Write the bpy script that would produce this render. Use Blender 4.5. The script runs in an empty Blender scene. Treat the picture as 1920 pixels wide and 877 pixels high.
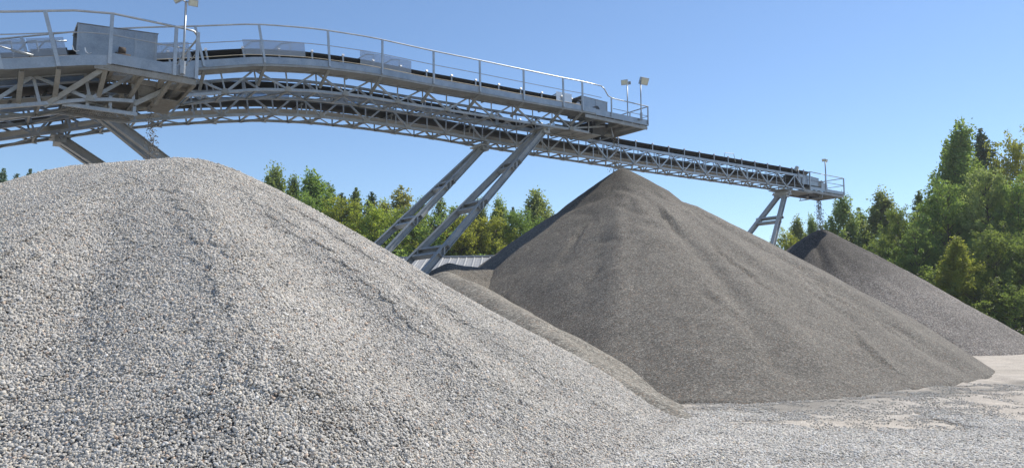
import bpy, math, random
import numpy as np
from mathutils import Vector, Matrix, Euler, Quaternion
R = math.radians
rnd = random.Random(5)
rng = np.random.default_rng(5)
SC = bpy.context.scene
COL = SC.collection

# ---------------------------------------------------------------- camera
CAM_H = 2.0
PITCH = math.atan((590 - 438.5) / 1400)
F = 1400.0
cd = bpy.data.cameras.new('camera'); cam = bpy.data.objects.new('camera', cd); COL.objects.link(cam)
cd.sensor_width = 36; cd.lens = 36 * F / 1920; cd.clip_end = 3000; cd.clip_start = 0.1
cam.location = (0, 0, CAM_H); cam.rotation_euler = (R(90) + PITCH, 0, 0)
SC.camera = cam

# ---------------------------------------------------------------- sky and sun
SUN_AZ, SUN_EL = R(55), R(51)            # azimuth from +Y towards +X
w = bpy.data.worlds.new('World'); SC.world = w; w.use_nodes = True
nt = w.node_tree; bg = nt.nodes['Background']
sky = nt.nodes.new('ShaderNodeTexSky'); sky.sky_type = 'NISHITA'; sky.sun_disc = False
sky.sun_elevation = SUN_EL; sky.sun_rotation = SUN_AZ
sky.altitude = 300; sky.air_density = 1.0; sky.dust_density = 0.1; sky.ozone_density = 4.8
nt.links.new(sky.outputs[0], bg.inputs[0]); bg.inputs[1].default_value = 0.135
sl = bpy.data.lights.new('sun', 'SUN'); so = bpy.data.objects.new('sun', sl); COL.objects.link(so)
sl.energy = 5.0; sl.angle = R(0.53); sl.color = (1.0, 0.93, 0.81)
sdir = Vector((math.sin(SUN_AZ) * math.cos(SUN_EL), math.cos(SUN_AZ) * math.cos(SUN_EL), math.sin(SUN_EL)))
so.rotation_euler = sdir.to_track_quat('Z', 'Y').to_euler()
SC.view_settings.view_transform = 'Standard'; SC.view_settings.look = 'None'
SC.view_settings.exposure = 0.18; SC.view_settings.gamma = 1
SC.render.engine = 'CYCLES'

# ---------------------------------------------------------------- helpers
def tag(o, label=None, cat=None, group=None, kind=None):
    if label: o['label'] = label
    if cat: o['category'] = cat
    if group: o['group'] = group
    if kind: o['kind'] = kind
    return o

def link(name, me, mat=None, parent=None, loc=None):
    o = bpy.data.objects.new(name, me); COL.objects.link(o)
    if mat is not None and len(me.materials) == 0: me.materials.append(mat)
    if parent is not None: o.parent = parent
    if loc is not None: o.location = loc
    return o

def empty(name, loc, label=None, cat=None, group=None):
    o = bpy.data.objects.new(name, None); COL.objects.link(o); o.location = loc
    o.empty_display_size = 0.3
    return tag(o, label, cat, group)

def np_mesh(name, V, Fq, smooth=False, attrs=None):
    """V (n,3), Fq (m,k) same-size faces"""
    V = np.asarray(V, dtype=np.float32); Fq = np.asarray(Fq, dtype=np.int32)
    me = bpy.data.meshes.new(name); k = Fq.shape[1]
    me.vertices.add(len(V)); me.vertices.foreach_set('co', V.ravel())
    me.loops.add(Fq.size); me.loops.foreach_set('vertex_index', Fq.ravel())
    me.polygons.add(len(Fq)); me.polygons.foreach_set('loop_start', np.arange(0, Fq.size, k, dtype=np.int32))
    me.polygons.foreach_set('loop_total', np.full(len(Fq), k, dtype=np.int32))
    me.polygons.foreach_set('use_smooth', np.full(len(Fq), smooth, dtype=bool))
    me.update(calc_edges=True)
    for nm, (dom, arr) in (attrs or {}).items():
        arr = np.asarray(arr, dtype=np.float32)
        if arr.ndim == 1:
            a = me.attributes.new(nm, 'FLOAT', dom); a.data.foreach_set('value', arr)
        else:
            a = me.attributes.new(nm, 'FLOAT_COLOR', dom)
            a.data.foreach_set('color', np.concatenate([arr, np.ones((len(arr), 1), np.float32)], 1).ravel())
    return me

class MB:
    """collects shapes of one part"""
    def __init__(s): s.v = []; s.f = []
    def box(s, lo, hi, M=None):
        b = len(s.v)
        for z in (lo[2], hi[2]):
            for x, y in ((lo[0], lo[1]), (hi[0], lo[1]), (hi[0], hi[1]), (lo[0], hi[1])):
                p = Vector((x, y, z)); s.v.append(M @ p if M else p)
        s.f += [tuple(b + i for i in q) for q in ((3, 2, 1, 0), (4, 5, 6, 7), (0, 1, 5, 4), (1, 2, 6, 5), (2, 3, 7, 6), (3, 0, 4, 7))]
    def hexa(s, P):
        b = len(s.v); s.v += [Vector(p) for p in P]
        s.f += [tuple(b + i for i in q) for q in ((3, 2, 1, 0), (4, 5, 6, 7), (0, 1, 5, 4), (1, 2, 6, 5), (2, 3, 7, 6), (3, 0, 4, 7))]
    def tube(s, pts, r, n=8, cap=True):
        pts = [Vector(p) for p in pts]; rings = []
        rr = r if isinstance(r, (list, tuple)) else [r] * len(pts)
        for i, p in enumerate(pts):
            t = (pts[min(i + 1, len(pts) - 1)] - pts[max(i - 1, 0)]).normalized()
            a = t.cross(Vector((0, 0, 1)))
            if a.length < 1e-3: a = t.cross(Vector((1, 0, 0)))
            a.normalize(); b_ = t.cross(a)
            base = len(s.v)
            for k in range(n):
                an = 2 * math.pi * k / n
                s.v.append(p + (a * math.cos(an) + b_ * math.sin(an)) * rr[i])
            rings.append(base)
        for r0, r1 in zip(rings, rings[1:]):
            for k in range(n):
                s.f.append((r0 + k, r0 + (k + 1) % n, r1 + (k + 1) % n, r1 + k))
        if cap:
            s.f.append(tuple(rings[0] + k for k in reversed(range(n)))); s.f.append(tuple(rings[-1] + k for k in range(n)))
    def build(s, name, mat, parent=None, smooth=False):
        me = bpy.data.meshes.new(name)
        off = parent.matrix_basis.translation.copy() if parent is not None else Vector()
        q = parent.parent if parent is not None else None
        while q is not None: off += q.matrix_basis.translation; q = q.parent
        me.from_pydata([tuple(v - off) for v in s.v], [], s.f)
        if smooth: me.polygons.foreach_set('use_smooth', [True] * len(me.polygons))
        me.update()
        return link(name, me, mat, parent)

def vnoise(x, y, seed=0):
    xi = np.floor(x).astype(np.int64); yi = np.floor(y).astype(np.int64)
    fx = x - xi; fy = y - yi; fx = fx * fx * (3 - 2 * fx); fy = fy * fy * (3 - 2 * fy)
    def hsh(a, b):
        n = (a * 374761393 + b * 668265263 + seed * 1442695041) & 0xffffffff
        n = ((n ^ (n >> 13)) * 1274126177) & 0xffffffff
        return ((n ^ (n >> 16)) & 0xffff) / 65535.0
    return (hsh(xi, yi) * (1 - fx) * (1 - fy) + hsh(xi + 1, yi) * fx * (1 - fy) + hsh(xi, yi + 1) * (1 - fx) * fy + hsh(xi + 1, yi + 1) * fx * fy) * 2 - 1
def fbm(x, y, o=4, seed=0):
    a = 1; t = 0
    for i in range(o):
        t = t + a * vnoise(x * 2 ** i, y * 2 ** i, seed + i); a *= .5
    return t

# ---------------------------------------------------------------- materials
class NT:
    def __init__(s, name):
        s.m = bpy.data.materials.new(name); s.m.use_nodes = True; s.t = s.m.node_tree
        s.b = s.t.nodes['Principled BSDF']; s.out = s.t.nodes['Material Output']
    def n(s, ty, **k):
        x = s.t.nodes.new(ty)
        for a, v in k.items():
            if a.startswith('i_'):
                key = a[2:]; key = int(key) if key.isdigit() else key.replace('_', ' ')
                x.inputs[key].default_value = v
            else: setattr(x, a, v)
        return x
    def l(s, a, b): s.t.links.new(a, b)
    def pos(s): return s.n('ShaderNodeNewGeometry').outputs['Position']
    def noise(s, scale, detail=3, rough=.55, vec=None):
        x = s.n('ShaderNodeTexNoise', i_Scale=scale, i_Detail=detail, i_Roughness=rough)
        s.l(vec if vec is not None else s.pos(), x.inputs['Vector']); return x.outputs['Fac']
    def ramp(s, fac, stops):
        x = s.n('ShaderNodeValToRGB'); e = x.color_ramp.elements
        while len(e) < len(stops): e.new(.5)
        for i, (p, c) in enumerate(stops): e[i].position = p; e[i].color = (*c, 1) if len(c) == 3 else c
        s.l(fac, x.inputs[0]); return x.outputs[0]
    def mix(s, fac, a, b, mode='MIX'):
        x = s.n('ShaderNodeMix', data_type='RGBA', blend_type=mode)
        for v, i in ((fac, 0), (a, 6), (b, 7)):
            if hasattr(v, 'default_value') or hasattr(v, 'links'): s.l(v, x.inputs[i])
            else: x.inputs[i].default_value = v if i == 0 else (*v, 1)
        return x.outputs[2]
    def math(s, op, a, b=0.0):
        x = s.n('ShaderNodeMath', operation=op)
        for v, i in ((a, 0), (b, 1)):
            if isinstance(v, (int, float)): x.inputs[i].default_value = v
            else: s.l(v, x.inputs[i])
        return x.outputs[0]
    def bump(s, hgt, dist, strength=1.0, normal=None):
        x = s.n('ShaderNodeBump', i_Distance=dist, i_Strength=strength); s.l(hgt, x.inputs['Height'])
        if normal is not None: s.l(normal, x.inputs['Normal'])
        s.l(x.outputs[0], s.b.inputs['Normal']); return x.outputs[0]
    def set(s, **k):
        for a, v in k.items(): s.b.inputs[a.replace('_', ' ')].default_value = v

def steel(name, lo, hi, metal=.55, rough=.42, dirt=0.35, dirtcol=(.20, .18, .14)):
    m = NT(name)
    a = m.noise(3.0, 4); b = m.noise(26.0, 3)
    c = m.ramp(m.mix(.4, a, b), [(.35, lo), (.65, hi)])
    d = m.ramp(m.noise(1.7, 5, .65), [(.48, (0, 0, 0)), (.72, (1, 1, 1))])
    c2 = m.mix(m.math('MULTIPLY', d, dirt), c, dirtcol)
    m.l(c2, m.b.inputs['Base Color']); m.set(Metallic=metal)
    r = m.math('ADD', m.math('MULTIPLY', a, .3), rough - .12); m.l(r, m.b.inputs['Roughness'])
    m.bump(b, .002, .5)
    return m.m
M = {}
M['galv'] = steel('galvanized steel', (.30, .325, .345), (.46, .485, .51))
M['galv_dust'] = steel('dust caked steel', (.23, .225, .205), (.35, .34, .31), metal=.1, rough=.75, dirt=.5, dirtcol=(.16, .12, .08))
M['galv_panel'] = steel('galvanized sheet', (.27, .30, .33), (.40, .43, .46), metal=.6, rough=.38, dirt=.2)
M['galv_dirty'] = steel('dusty galvanized steel', (.27, .28, .275), (.40, .41, .40), metal=.25, rough=.6, dirt=.6, dirtcol=(.20, .18, .145))
M['leg'] = steel('grey steel beam', (.34, .355, .355), (.48, .495, .49), metal=.05, rough=.55, dirt=.3)
M['rail'] = steel('rail tube steel', (.36, .38, .40), (.50, .52, .53), metal=.6, rough=.36, dirt=.25)
M['bright'] = steel('bright zinc', (.62, .63, .64), (.78, .78, .78), metal=.5, rough=.3, dirt=.1)
def plain(name, col, rough=.6, metal=0.0, var=.25, sc=8):
    m = NT(name); c = m.ramp(m.noise(sc, 4), [(.3, tuple(x * (1 - var) for x in col)), (.7, tuple(min(1, x * (1 + var)) for x in col))])
    m.l(c, m.b.inputs['Base Color']); m.set(Roughness=rough, Metallic=metal); return m.m
M['belt'] = plain('black rubber belt', (.016, .016, .017), .6)
M['beltworn'] = plain('dusty rubber belt', (.05, .047, .042), .7)
M['dark'] = plain('dark painted housing', (.045, .047, .05), .5)
M['rust'] = plain('rusty bracket', (.07, .052, .042), .85)
M['cord'] = plain('faded pull cord', (.42, .36, .27), .6)
M['concrete'] = plain('concrete', (.33, .32, .29), .9)
M['white'] = plain('sunlit belt white', (.72, .72, .68), .45, var=.08)
M['lens'] = plain('lamp glass', (.55, .55, .45), .12, var=.1)
def guard_mat():
    m = NT('clear guard sheet'); tr = m.n('ShaderNodeBsdfTransparent', i_Color=(.80, .87, .95, 1))
    mx = m.n('ShaderNodeMixShader', i_Fac=.42); m.set(Base_Color=(.5, .53, .56, 1), Roughness=.25)
    m.l(m.noise(5), m.b.inputs['Roughness'])
    m.l(tr.outputs[0], mx.inputs[1]); m.l(m.b.outputs[0], mx.inputs[2]); m.l(mx.outputs[0], m.out.inputs[0]); return m.m
M['guard'] = guard_mat()

def gravel_mat(name, cell, dark, mid, light, big=(.9, 1.1), bump=.5, wet=None, bumpd=None, streak=None):
    """fine gravel: voronoi grains with their own tone, plus relief; wet=(x,y,z,r0,r1) moist fresh heap near the drop"""
    m = NT(name); P = m.pos()
    v = m.n('ShaderNodeTexVoronoi', feature='F1', i_Scale=1 / cell); m.l(P, v.inputs['Vector'])
    tone = m.n('ShaderNodeSeparateColor'); m.l(v.outputs['Color'], tone.inputs[0])
    c = m.ramp(tone.outputs[0], [(0, dark), (.5, mid), (.93, light), (1, tuple(min(.85, x * 1.4) for x in light))])
    hue = m.mix(m.ramp(tone.outputs[1], [(.88, (0, 0, 0)), (.94, (1, 1, 1))]), c, (.30, .20, .13))
    c = m.mix(.5, c, hue)
    g = m.ramp(m.noise(.45, 5, .6), [(.35, (big[0],) * 3), (.68, (big[1],) * 3)])
    c = m.mix(1.0, c, g, 'MULTIPLY')
    g2 = m.ramp(m.noise(2.6, 5, .7), [(.35, (.86,) * 3), (.65, (1.1,) * 3)])
    c = m.mix(1.0, c, g2, 'MULTIPLY')
    if wet:
        sub = m.n('ShaderNodeVectorMath', operation='DISTANCE'); m.l(P, sub.inputs[0]); sub.inputs[1].default_value = wet[:3]
        dn = m.math('ADD', sub.outputs['Value'], m.math('MULTIPLY', m.math('SUBTRACT', m.noise(.8, 4), .5), 4.0))
        mr = m.n('ShaderNodeMapRange', i_1=wet[3], i_2=wet[4], i_3=wet[5], i_4=1.0); m.l(dn, mr.inputs[0])
        c = m.mix(1.0, c, mr.outputs[0], 'MULTIPLY')
    m.l(c, m.b.inputs['Base Color']); m.set(Roughness=.85); m.b.inputs['Specular IOR Level'].default_value = .25
    d = m.math('SUBTRACT', 1.0, v.outputs['Distance'])
    h = m.math('ADD', d, m.math('MULTIPLY', tone.outputs[2], .8))
    m.bump(h, bumpd or cell * .6, bump)
    return m.m

def stone_mat():
    m = NT('loose stone'); a = m.n('ShaderNodeAttribute', attribute_name='Col')
    oi = m.n('ShaderNodeObjectInfo')
    g = m.ramp(m.noise(1.1, 4), [(.35, (.88,) * 3), (.7, (1.08,) * 3)])
    c = m.mix(1.0, a.outputs['Color'], g, 'MULTIPLY')
    c = m.mix(.35, c, m.mix(m.noise(60, 3), (.2, .19, .17), (.7, .68, .65)))
    m.l(c, m.b.inputs['Base Color']); m.set(Roughness=.9); m.b.inputs['Specular IOR Level'].default_value = .12
    m.bump(m.noise(90, 3), .004, .5); return m.m
M['stone'] = stone_mat()
M['pile1'] = gravel_mat('gravel bed with gap shade', .05, (.04, .04, .036), (.11, .105, .10), (.19, .18, .17), bump=.9)  # bed coloured dark to paint shade into gaps between the loose stones
M['pile2'] = gravel_mat('fine grey gravel', .030, (.085, .078, .068), (.155, .145, .127), (.27, .252, .222), big=(.90, 1.06), bump=.8, wet=(4.9, 33.0, 8.3, 1.3, 4.4, .52))
M['pile3'] = gravel_mat('dark brown grey gravel', .045, (.075, .068, .063), (.17, .156, .145), (.35, .325, .30), big=(.9, 1.08), bump=.9, wet=(19.7, 48.0, 7.0, 3.5, 7.5, .42))
M['ridge'] = gravel_mat('sandy grit', .036, (.11, .102, .088), (.22, .207, .18), (.37, .35, .305), bump=.8)

def ground_mat():
    m = NT('gravel yard'); P = m.pos()
    v = m.n('ShaderNodeTexVoronoi', feature='F1', i_Scale=24.0); m.l(P, v.inputs['Vector'])
    tone = m.n('ShaderNodeSeparateColor'); m.l(v.outputs['Color'], tone.inputs[0])
    st = m.ramp(tone.outputs[0], [(0, (.26, .24, .215)), (.5, (.50, .465, .41)), (1, (.74, .70, .62))])
    fine = m.ramp(m.noise(16, 6, .75), [(.3, (.41, .375, .335)), (.7, (.62, .57, .51))])
    attr = m.n('ShaderNodeAttribute', attribute_name='fine')
    fine = m.mix(.42, fine, m.ramp(tone.outputs[1], [(0, (.20, .185, .165)), (.45, (.44, .41, .37)), (1, (.66, .62, .56))]))
    c = m.mix(attr.outputs['Fac'], st, fine)
    sand = m.n('ShaderNodeAttribute', attribute_name='sand')
    c = m.mix(m.math('MULTIPLY', sand.outputs['Fac'], .6), c, m.ramp(m.noise(9, 5, .7), [(.3, (.44, .385, .325)), (.7, (.60, .535, .455))]))
    grey = m.n('ShaderNodeAttribute', attribute_name='grey')
    c = m.mix(grey.outputs['Fac'], c, m.ramp(m.noise(22, 4, .7), [(.3, (.16, .15, .135)), (.7, (.30, .285, .255))]))
    m.l(c, m.b.inputs['Base Color']); m.set(Roughness=.9); m.b.inputs['Specular IOR Level'].default_value = .2
    c = m.mix(1.0, c, m.ramp(m.noise(.9, 6, .7), [(.35, (.84,) * 3), (.62, (1.08,) * 3)]), 'MULTIPLY')
    m.l(c, m.b.inputs['Base Color'])
    h = m.math('ADD', m.math('MULTIPLY', v.outputs['Distance'], -1.0), m.math('MULTIPLY', m.noise(14, 5, .7), 1.2))
    c = m.mix(m.ramp(m.noise(30, 3, .6), [(.56, (0, 0, 0)), (.68, (.7, .7, .7))]), c, (.26, .245, .22))
    m.l(c, m.b.inputs['Base Color'])
    m.bump(h, .03, .8)
    return m.m
M['ground'] = ground_mat()

def leaf_mat(name, lo, hi, tr=.35):
    m = NT(name); a = m.n('ShaderNodeAttribute', attribute_name='tone')
    oi = m.n('ShaderNodeObjectInfo')
    c = m.ramp(a.outputs['Fac'], [(0, lo), (1, hi)])
    hsv = m.n('ShaderNodeHueSaturation'); m.l(c, hsv.inputs['Color'])
    mr = m.n('ShaderNodeMapRange', i_3=.485, i_4=.515); m.l(oi.outputs['Random'], mr.inputs[0]); m.l(mr.outputs[0], hsv.inputs['Hue'])
    mr2 = m.n('ShaderNodeMapRange', i_3=1.3, i_4=1.7); m.l(oi.outputs['Random'], mr2.inputs[0]); m.l(mr2.outputs[0], hsv.inputs['Value'])
    m.l(hsv.outputs[0], m.b.inputs['Base Color']); m.set(Roughness=.55); m.b.inputs['Specular IOR Level'].default_value = .3
    t = m.n('ShaderNodeBsdfTranslucent'); m.l(m.mix(1.0, hsv.outputs[0], (1.5, 1.5, .9), 'MULTIPLY'), t.inputs[0])
    mx = m.n('ShaderNodeMixShader', i_Fac=tr); m.l(m.b.outputs[0], mx.inputs[1]); m.l(t.outputs[0], mx.inputs[2]); m.l(mx.outputs[0], m.out.inputs[0])
    return m.m
M['leaf_y'] = leaf_mat('spring yellow green leaves', (.13, .16, .03), (.29, .31, .07), .5)
M['leaf_g'] = leaf_mat('fresh green leaves', (.08, .12, .035), (.20, .25, .07), .46)
M['leaf_b'] = leaf_mat('birch leaves', (.10, .135, .05), (.24, .28, .11), .46)
M['leaf_o'] = leaf_mat('olive budding leaves', (.15, .15, .05), (.30, .28, .10), .45)
M['needle_d'] = leaf_mat('dark spruce needles', (.04, .065, .04), (.10, .15, .08), .25)
M['needle_l'] = leaf_mat('fresh spruce needles', (.07, .11, .04), (.18, .24, .08), .3)
M['bark'] = plain('bark', (.10, .085, .065), .9, var=.5, sc=5)

# ---------------------------------------------------------------- terrain and piles
def softp(x, k): return k * np.logaddexp(0, x / k)
def seg_dist(X, Y, ax, ay, bx, by):
    dx, dy = bx - ax, by - ay; L = dx * dx + dy * dy + 1e-6
    t = np.clip(((X - ax) * dx + (Y - ay) * dy) / L, 0, 1)
    return np.hypot(X - ax - t * dx, Y - ay - t * dy), t
def bumpf(x, c, w): return np.exp(-((x - c) / w) ** 2)

def cone(X, Y, q):
    ax, ay, bx, by, H, H2, s, a0, k = q
    r, t = seg_dist(X, Y, ax, ay, bx, by)
    return softp(H + (H2 - H) * t - s * (np.sqrt(r * r + a0 * a0) - a0), k) - .06, r
def cone1(X, Y, ax, ay, e, H, t0, s, a0, k, fr_=0.0):
    dx, dy = X - ax, Y - ay; r = np.hypot(dx, dy); th = np.arctan2(dy, dx)
    return softp(H - s * (1 + e * np.cos(th - t0) - fr_ * np.exp(-((th + 1.66) / .44) ** 2)) * (np.sqrt(r * r + a0 * a0) - a0), k) - .06, r
def z_pile1(X, Y):
    z, r = cone(X, Y, (-10.05, 18.05, -7.3, 16.55, 5.66, 5.50, .60, 1.25, .18))
    th = np.arctan2(Y - 17.0, X + 8.4)
    am = np.clip((r - 2.0) / 5, 0, 1) * np.clip(z / .8, 0, 1)
    g = vnoise(th * 7.5 + .25 * vnoise(r * .4, th * 3, 5), r * .08 + 3, 11) * .08 + vnoise(th * 14, r * .12, 12) * .014
    g = g + fbm(X * .6, Y * .6, 2, 3) * .02
    # two long run-out ridges with darker hollows between them
    for c, wd, a in ((-.95, .11, .32), (-1.24, .10, -.22), (-1.46, .1, .18), (-1.75, .09, -.14), (-.73, .08, -.13), (-.58, .07, .08), (-.46, .06, -.06), (-.37, .06, .05)):
        g = g + a * bumpf(th + .02 * np.sin(r * .9), c, wd)
    apron = .20 * np.exp(-((r - 8.9) / 1.6) ** 2)
    return z + am * g + apron * (.8 + .25 * vnoise(X * .45, Y * .45, 8)) * np.clip((X + 9) / 6, 0, 1)
def z_pile2(X, Y):
    z, r = cone1(X, Y, 5.0, 33.38, .11, 8.66, -2.57, .645, .2, .14, .235)
    th = np.arctan2(Y - 33.6, X - 4.9)
    am = np.clip(r / 5, 0, 1) * np.clip(z / .8, 0, 1)
    g = vnoise(th * 6 + .3 * vnoise(X * .2, Y * .2, 29), r * .10, 21) * .07 + vnoise(th * 15, r * .16, 22) * .03 + fbm(X * .5, Y * .5, 4, 23) * .06
    wob = .025 * np.sin(r * .55)
    for c, wd, a in ((-.72, .06, .09), (-.82, .03, -.07), (-1.33, .06, .09), (-1.42, .03, -.10), (-2.0, .04, -.08), (-1.1, .05, .06), (-1.75, .06, .07)):
        g = g + a * bumpf(th + wob, c, wd) * np.clip((r - 2) / 6, 0, 1)
    for c, ra, rb, wd, a in ((-1.95, 4.5, 7.5, .022, -.12), (-1.62, 3.2, 5.4, .03, -.10), (-1.40, 4.0, 7.2, .022, -.14), (-1.25, 6.5, 10.5, .016, -.13), (-2.15, 8, 12, .016, -.12), (-1.78, 8.5, 11, .013, -.09), (-1.0, 3, 6, .03, -.08), (-.9, 8, 13, .012, -.10), (-1.12, 11, 14.5, .012, -.12), (-1.48, 10.5, 13, .014, -.10)):
        cc = c + .05 * vnoise(r * .8, r * 0 + c * 7, 24) + .02 * vnoise(r * 2.6, r * 0 + c, 25)
        g = g + a * (bumpf(th, cc, wd) - .5 * bumpf(th, cc + wd * 1.6, wd)) * np.clip((r - ra) / 1.0, 0, 1) * np.clip((rb - r) / 1.5, 0, 1)
    # slump scarps: small steps that run across the slope
    n = fbm(X * .35, Y * .35, 3, 31)
    lvl = (z * .55 + n * 1.1); fr = lvl - np.floor(lvl)
    g = g - .07 * np.exp(-((fr - .5) / .12) ** 2) * np.clip(vnoise(th * 3.5, z * .5, 33) * 3 - .3, 0, 1) * np.clip(r / 3, 0, 1)
    # fresh steep cap under the belt
    z = z - .11 * np.clip(1 - np.abs(r - 3.0 - .5 * vnoise(th * 4, r * 0, 36)) / .6, 0, 1) * (1 + .6 * vnoise(th * 6, r, 35))
    z = z - .42 * bumpf(th, -.32, .42) * np.clip((r - 11.2) / 3, 0, 1)
    return z + am * g
def z_pile3(X, Y):
    z, r = cone1(X, Y, 20.5, 49.2, .04, 7.68, 3.2, .68, .4, .14)
    th = np.arctan2(Y - 49, X - 19.8)
    am = np.clip(r / 4, 0, 1) * np.clip(z / .8, 0, 1)
    g = vnoise(th * 6, r * .1, 41) * .14 + fbm(X * .5, Y * .5, 4, 43) * .07
    g = g - .28 * bumpf(th, -1.75, .10) * np.clip(1 - np.abs(r - 2.6) / 2.2, 0, 1) / np.maximum(am, .3)
    return z + am * g
def z_ridge(X, Y):
    pts = [(-2.3, 25.5, 3.5), (-1.5, 23.6, 3.15), (.45, 19.2, 1.98), (1.55, 16.7, 1.12), (3.6, 14.3, -.05)]
    z = np.full(X.shape, -9.0)
    for (ax, ay, az), (bx, by, bz) in zip(pts, pts[1:]):
        r, t = seg_dist(X, Y, ax, ay, bx, by)
        z = np.maximum(z, az + (bz - az) * t - .58 * (np.sqrt(r * r + .16) - .40))
    z = softp(z, .08) - .05
    return z + np.clip(z, 0, 1) * (fbm(X * .9, Y * .9, 3, 51) * .045)
def z_mound(X, Y):
    z = np.full(X.shape, -9.0)
    for (ax, ay, az), (bx, by, bz) in (((-2.35, 29.0, 4.05), (-1.3, 29.4, 3.95)), ((-1.3, 29.4, 3.95), (.8, 31.5, 4.0))):
        r, t = seg_dist(X, Y, ax, ay, bx, by)
        z = np.maximum(z, az + (bz - az) * t - .58 * (np.sqrt(r * r + .12) - .35))
    z = softp(z, .12) - .05
    return z + np.clip(z, 0, 1) * (fbm(X * .8, Y * .8, 3, 61) * .07)

def ground_fields(X, Y):
    D = Y
    z = fbm(X * .25, Y * .25, 4, 71) * .035 + fbm(X * 1.3, Y * 1.3, 3, 72) * .012
    near = np.clip(1 - (np.hypot(X, Y) - 12) / 10, 0, 1)
    z = z + near * .008 * fbm(X * 3, Y * 3, 2, 77)
    # wheel ruts of the haul road curving off to the right
    for o, a in ((-3.2, .02), (-1.4, .02), (0, .045), (1.9, .045), (4.6, .04), (6.3, .04)):
        xc = 11.5 + o + .12 * (Y - 16) + .012 * (Y - 16) ** 2
        z = z - a * bumpf(X, xc, .28) * np.clip((Y - 9) / 6, 0, 1)
        z = z + a * .5 * (bumpf(X, xc - .5, .2) + bumpf(X, xc + .5, .2)) * np.clip((Y - 9) / 6, 0, 1)
    # bank of scraped fines along the foot of pile two
    z = z + .06 * bumpf(Y, 16.2 + .36 * (X - 5) + .3 * vnoise(X * .7, X * 0, 78), .55) * np.clip((X - 2.5) / 2, 0, 1) * np.clip((18 - X) / 4, 0, 1)
    n = fbm(X * .45, Y * .45, 4, 73)
    road = np.clip((X - (8.2 + .10 * (Y - 14)) + n * 1.2) / 2.5, 0, 1)
    fine = np.clip(np.clip((Y - 12.6 + n * 1.8) / 3.6, 0, 1) + road * np.clip((Y - 11.0) / 5, 0, .8), 0, 1)
    sand = np.clip(bumpf(X, 6.4, 2.6) * bumpf(Y, 14.0, .8) * 1.0 + .75 * road * np.clip((Y - 11) / 5, 0, 1) + n * .25 - .10, 0, .85)
    for o in (-3.2, -1.4, 0, 1.9, 4.6, 6.3):
        sand = np.clip(sand + .12 * bumpf(X, 11.5 + o + .12 * (Y - 16) + .012 * (Y - 16) ** 2, .35) * np.clip((Y - 10) / 5, 0, 1), 0, .9); fine = np.maximum(fine, sand)
    grey = np.clip(bumpf(Y, 16.4 + .62 * (X - 6), 1.2) * np.clip(1.3 - np.abs(X - 8) / 9, 0, 1) * 1.1 + n * .5 - .2, 0, .8)
    return z, fine, sand, grey

def grid_object(name, zf, x0, x1, y0, y1, st, mat, smooth=True, cut=-.03):
    xs = np.arange(x0, x1 + st, st); ys = np.arange(y0, y1 + st, st)
    X, Y = np.meshgrid(xs, ys); Z = zf(X, Y)
    nx, ny = len(xs), len(ys)
    idx = np.arange(nx * ny).reshape(ny, nx)
    q = np.stack([idx[:-1, :-1], idx[:-1, 1:], idx[1:, 1:], idx[1:, :-1]], -1).reshape(-1, 4)
    zz = Z.ravel(); keep = (zz[q] > cut).any(1); q = q[keep]
    used = np.unique(q); mp = np.full(nx * ny, -1); mp[used] = np.arange(len(used))
    V = np.stack([X.ravel(), Y.ravel(), zz], 1)[used]
    V[:, 2] = np.where(V[:, 2] < .03, V[:, 2] - .15, V[:, 2])
    c = V.mean(0); c[2] = 0
    me = np_mesh(name, V - c, mp[q], smooth)
    return link(name, me, mat, None, Vector(c))

def axis(vals):
    out = [vals[0][0]]
    for a, b, s in vals: out += list(np.linspace(a, b, max(2, int(round((b - a) / s)) + 1))[1:])
    return np.array(out)
xs = axis([(-900, -60, 60), (-60, -16, 2), (-16, 24, .16), (24, 60, 1.2), (60, 900, 60)])
ys = axis([(-200, 0, 20), (0, 5, .5), (5, 24, .12), (24, 60, .8), (60, 1800, 60)])
X, Y = np.meshgrid(xs, ys); Z, fi, sa, gr = ground_fields(X, Y)
fade = np.clip(1 - (np.hypot(X, Y) - 60) / 60, 0, 1); Z = Z * fade
idx = np.arange(X.size).reshape(X.shape)
q = np.stack([idx[:-1, :-1], idx[:-1, 1:], idx[1:, 1:], idx[1:, :-1]], -1).reshape(-1, 4)
me = np_mesh('ground', np.stack([X.ravel(), Y.ravel(), Z.ravel()], 1), q, True,
             {'fine': ('POINT', fi.ravel()), 'sand': ('POINT', sa.ravel()), 'grey': ('POINT', gr.ravel())})
tag(link('ground', me, M['ground']), kind='structure')

pile1 = tag(grid_object('gravel_pile', z_pile1, -24, 5, 3, 31, .11, M['pile1']),
            'big pale grey pile of loose rounded pebbles filling the left foreground', 'gravel pile')
pile2 = tag(grid_object('gravel_pile', z_pile2, -13, 23, 13.5, 52, .14, M['pile2']),
            'tall brown grey cone of fine gravel in the middle, its peak touching the conveyor', 'gravel pile')
pile3 = tag(grid_object('gravel_pile', z_pile3, 5, 35, 34, 64, .2, M['pile3']),
            'far dark gravel cone at the right with a wet blackish top', 'gravel pile')
tag(grid_object('gravel_ridge', z_ridge, -9, 6, 12, 32, .1, M['ridge']),
    'low sandy beige ridge of grit running out between the pale pile and the middle cone', 'gravel ridge')
tag(grid_object('gravel_mound', z_mound, -10, 8, 21, 39, .14, M['pile2']),
    'small shaded hump of gravel in front of the shed roof', 'gravel mound')

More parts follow.
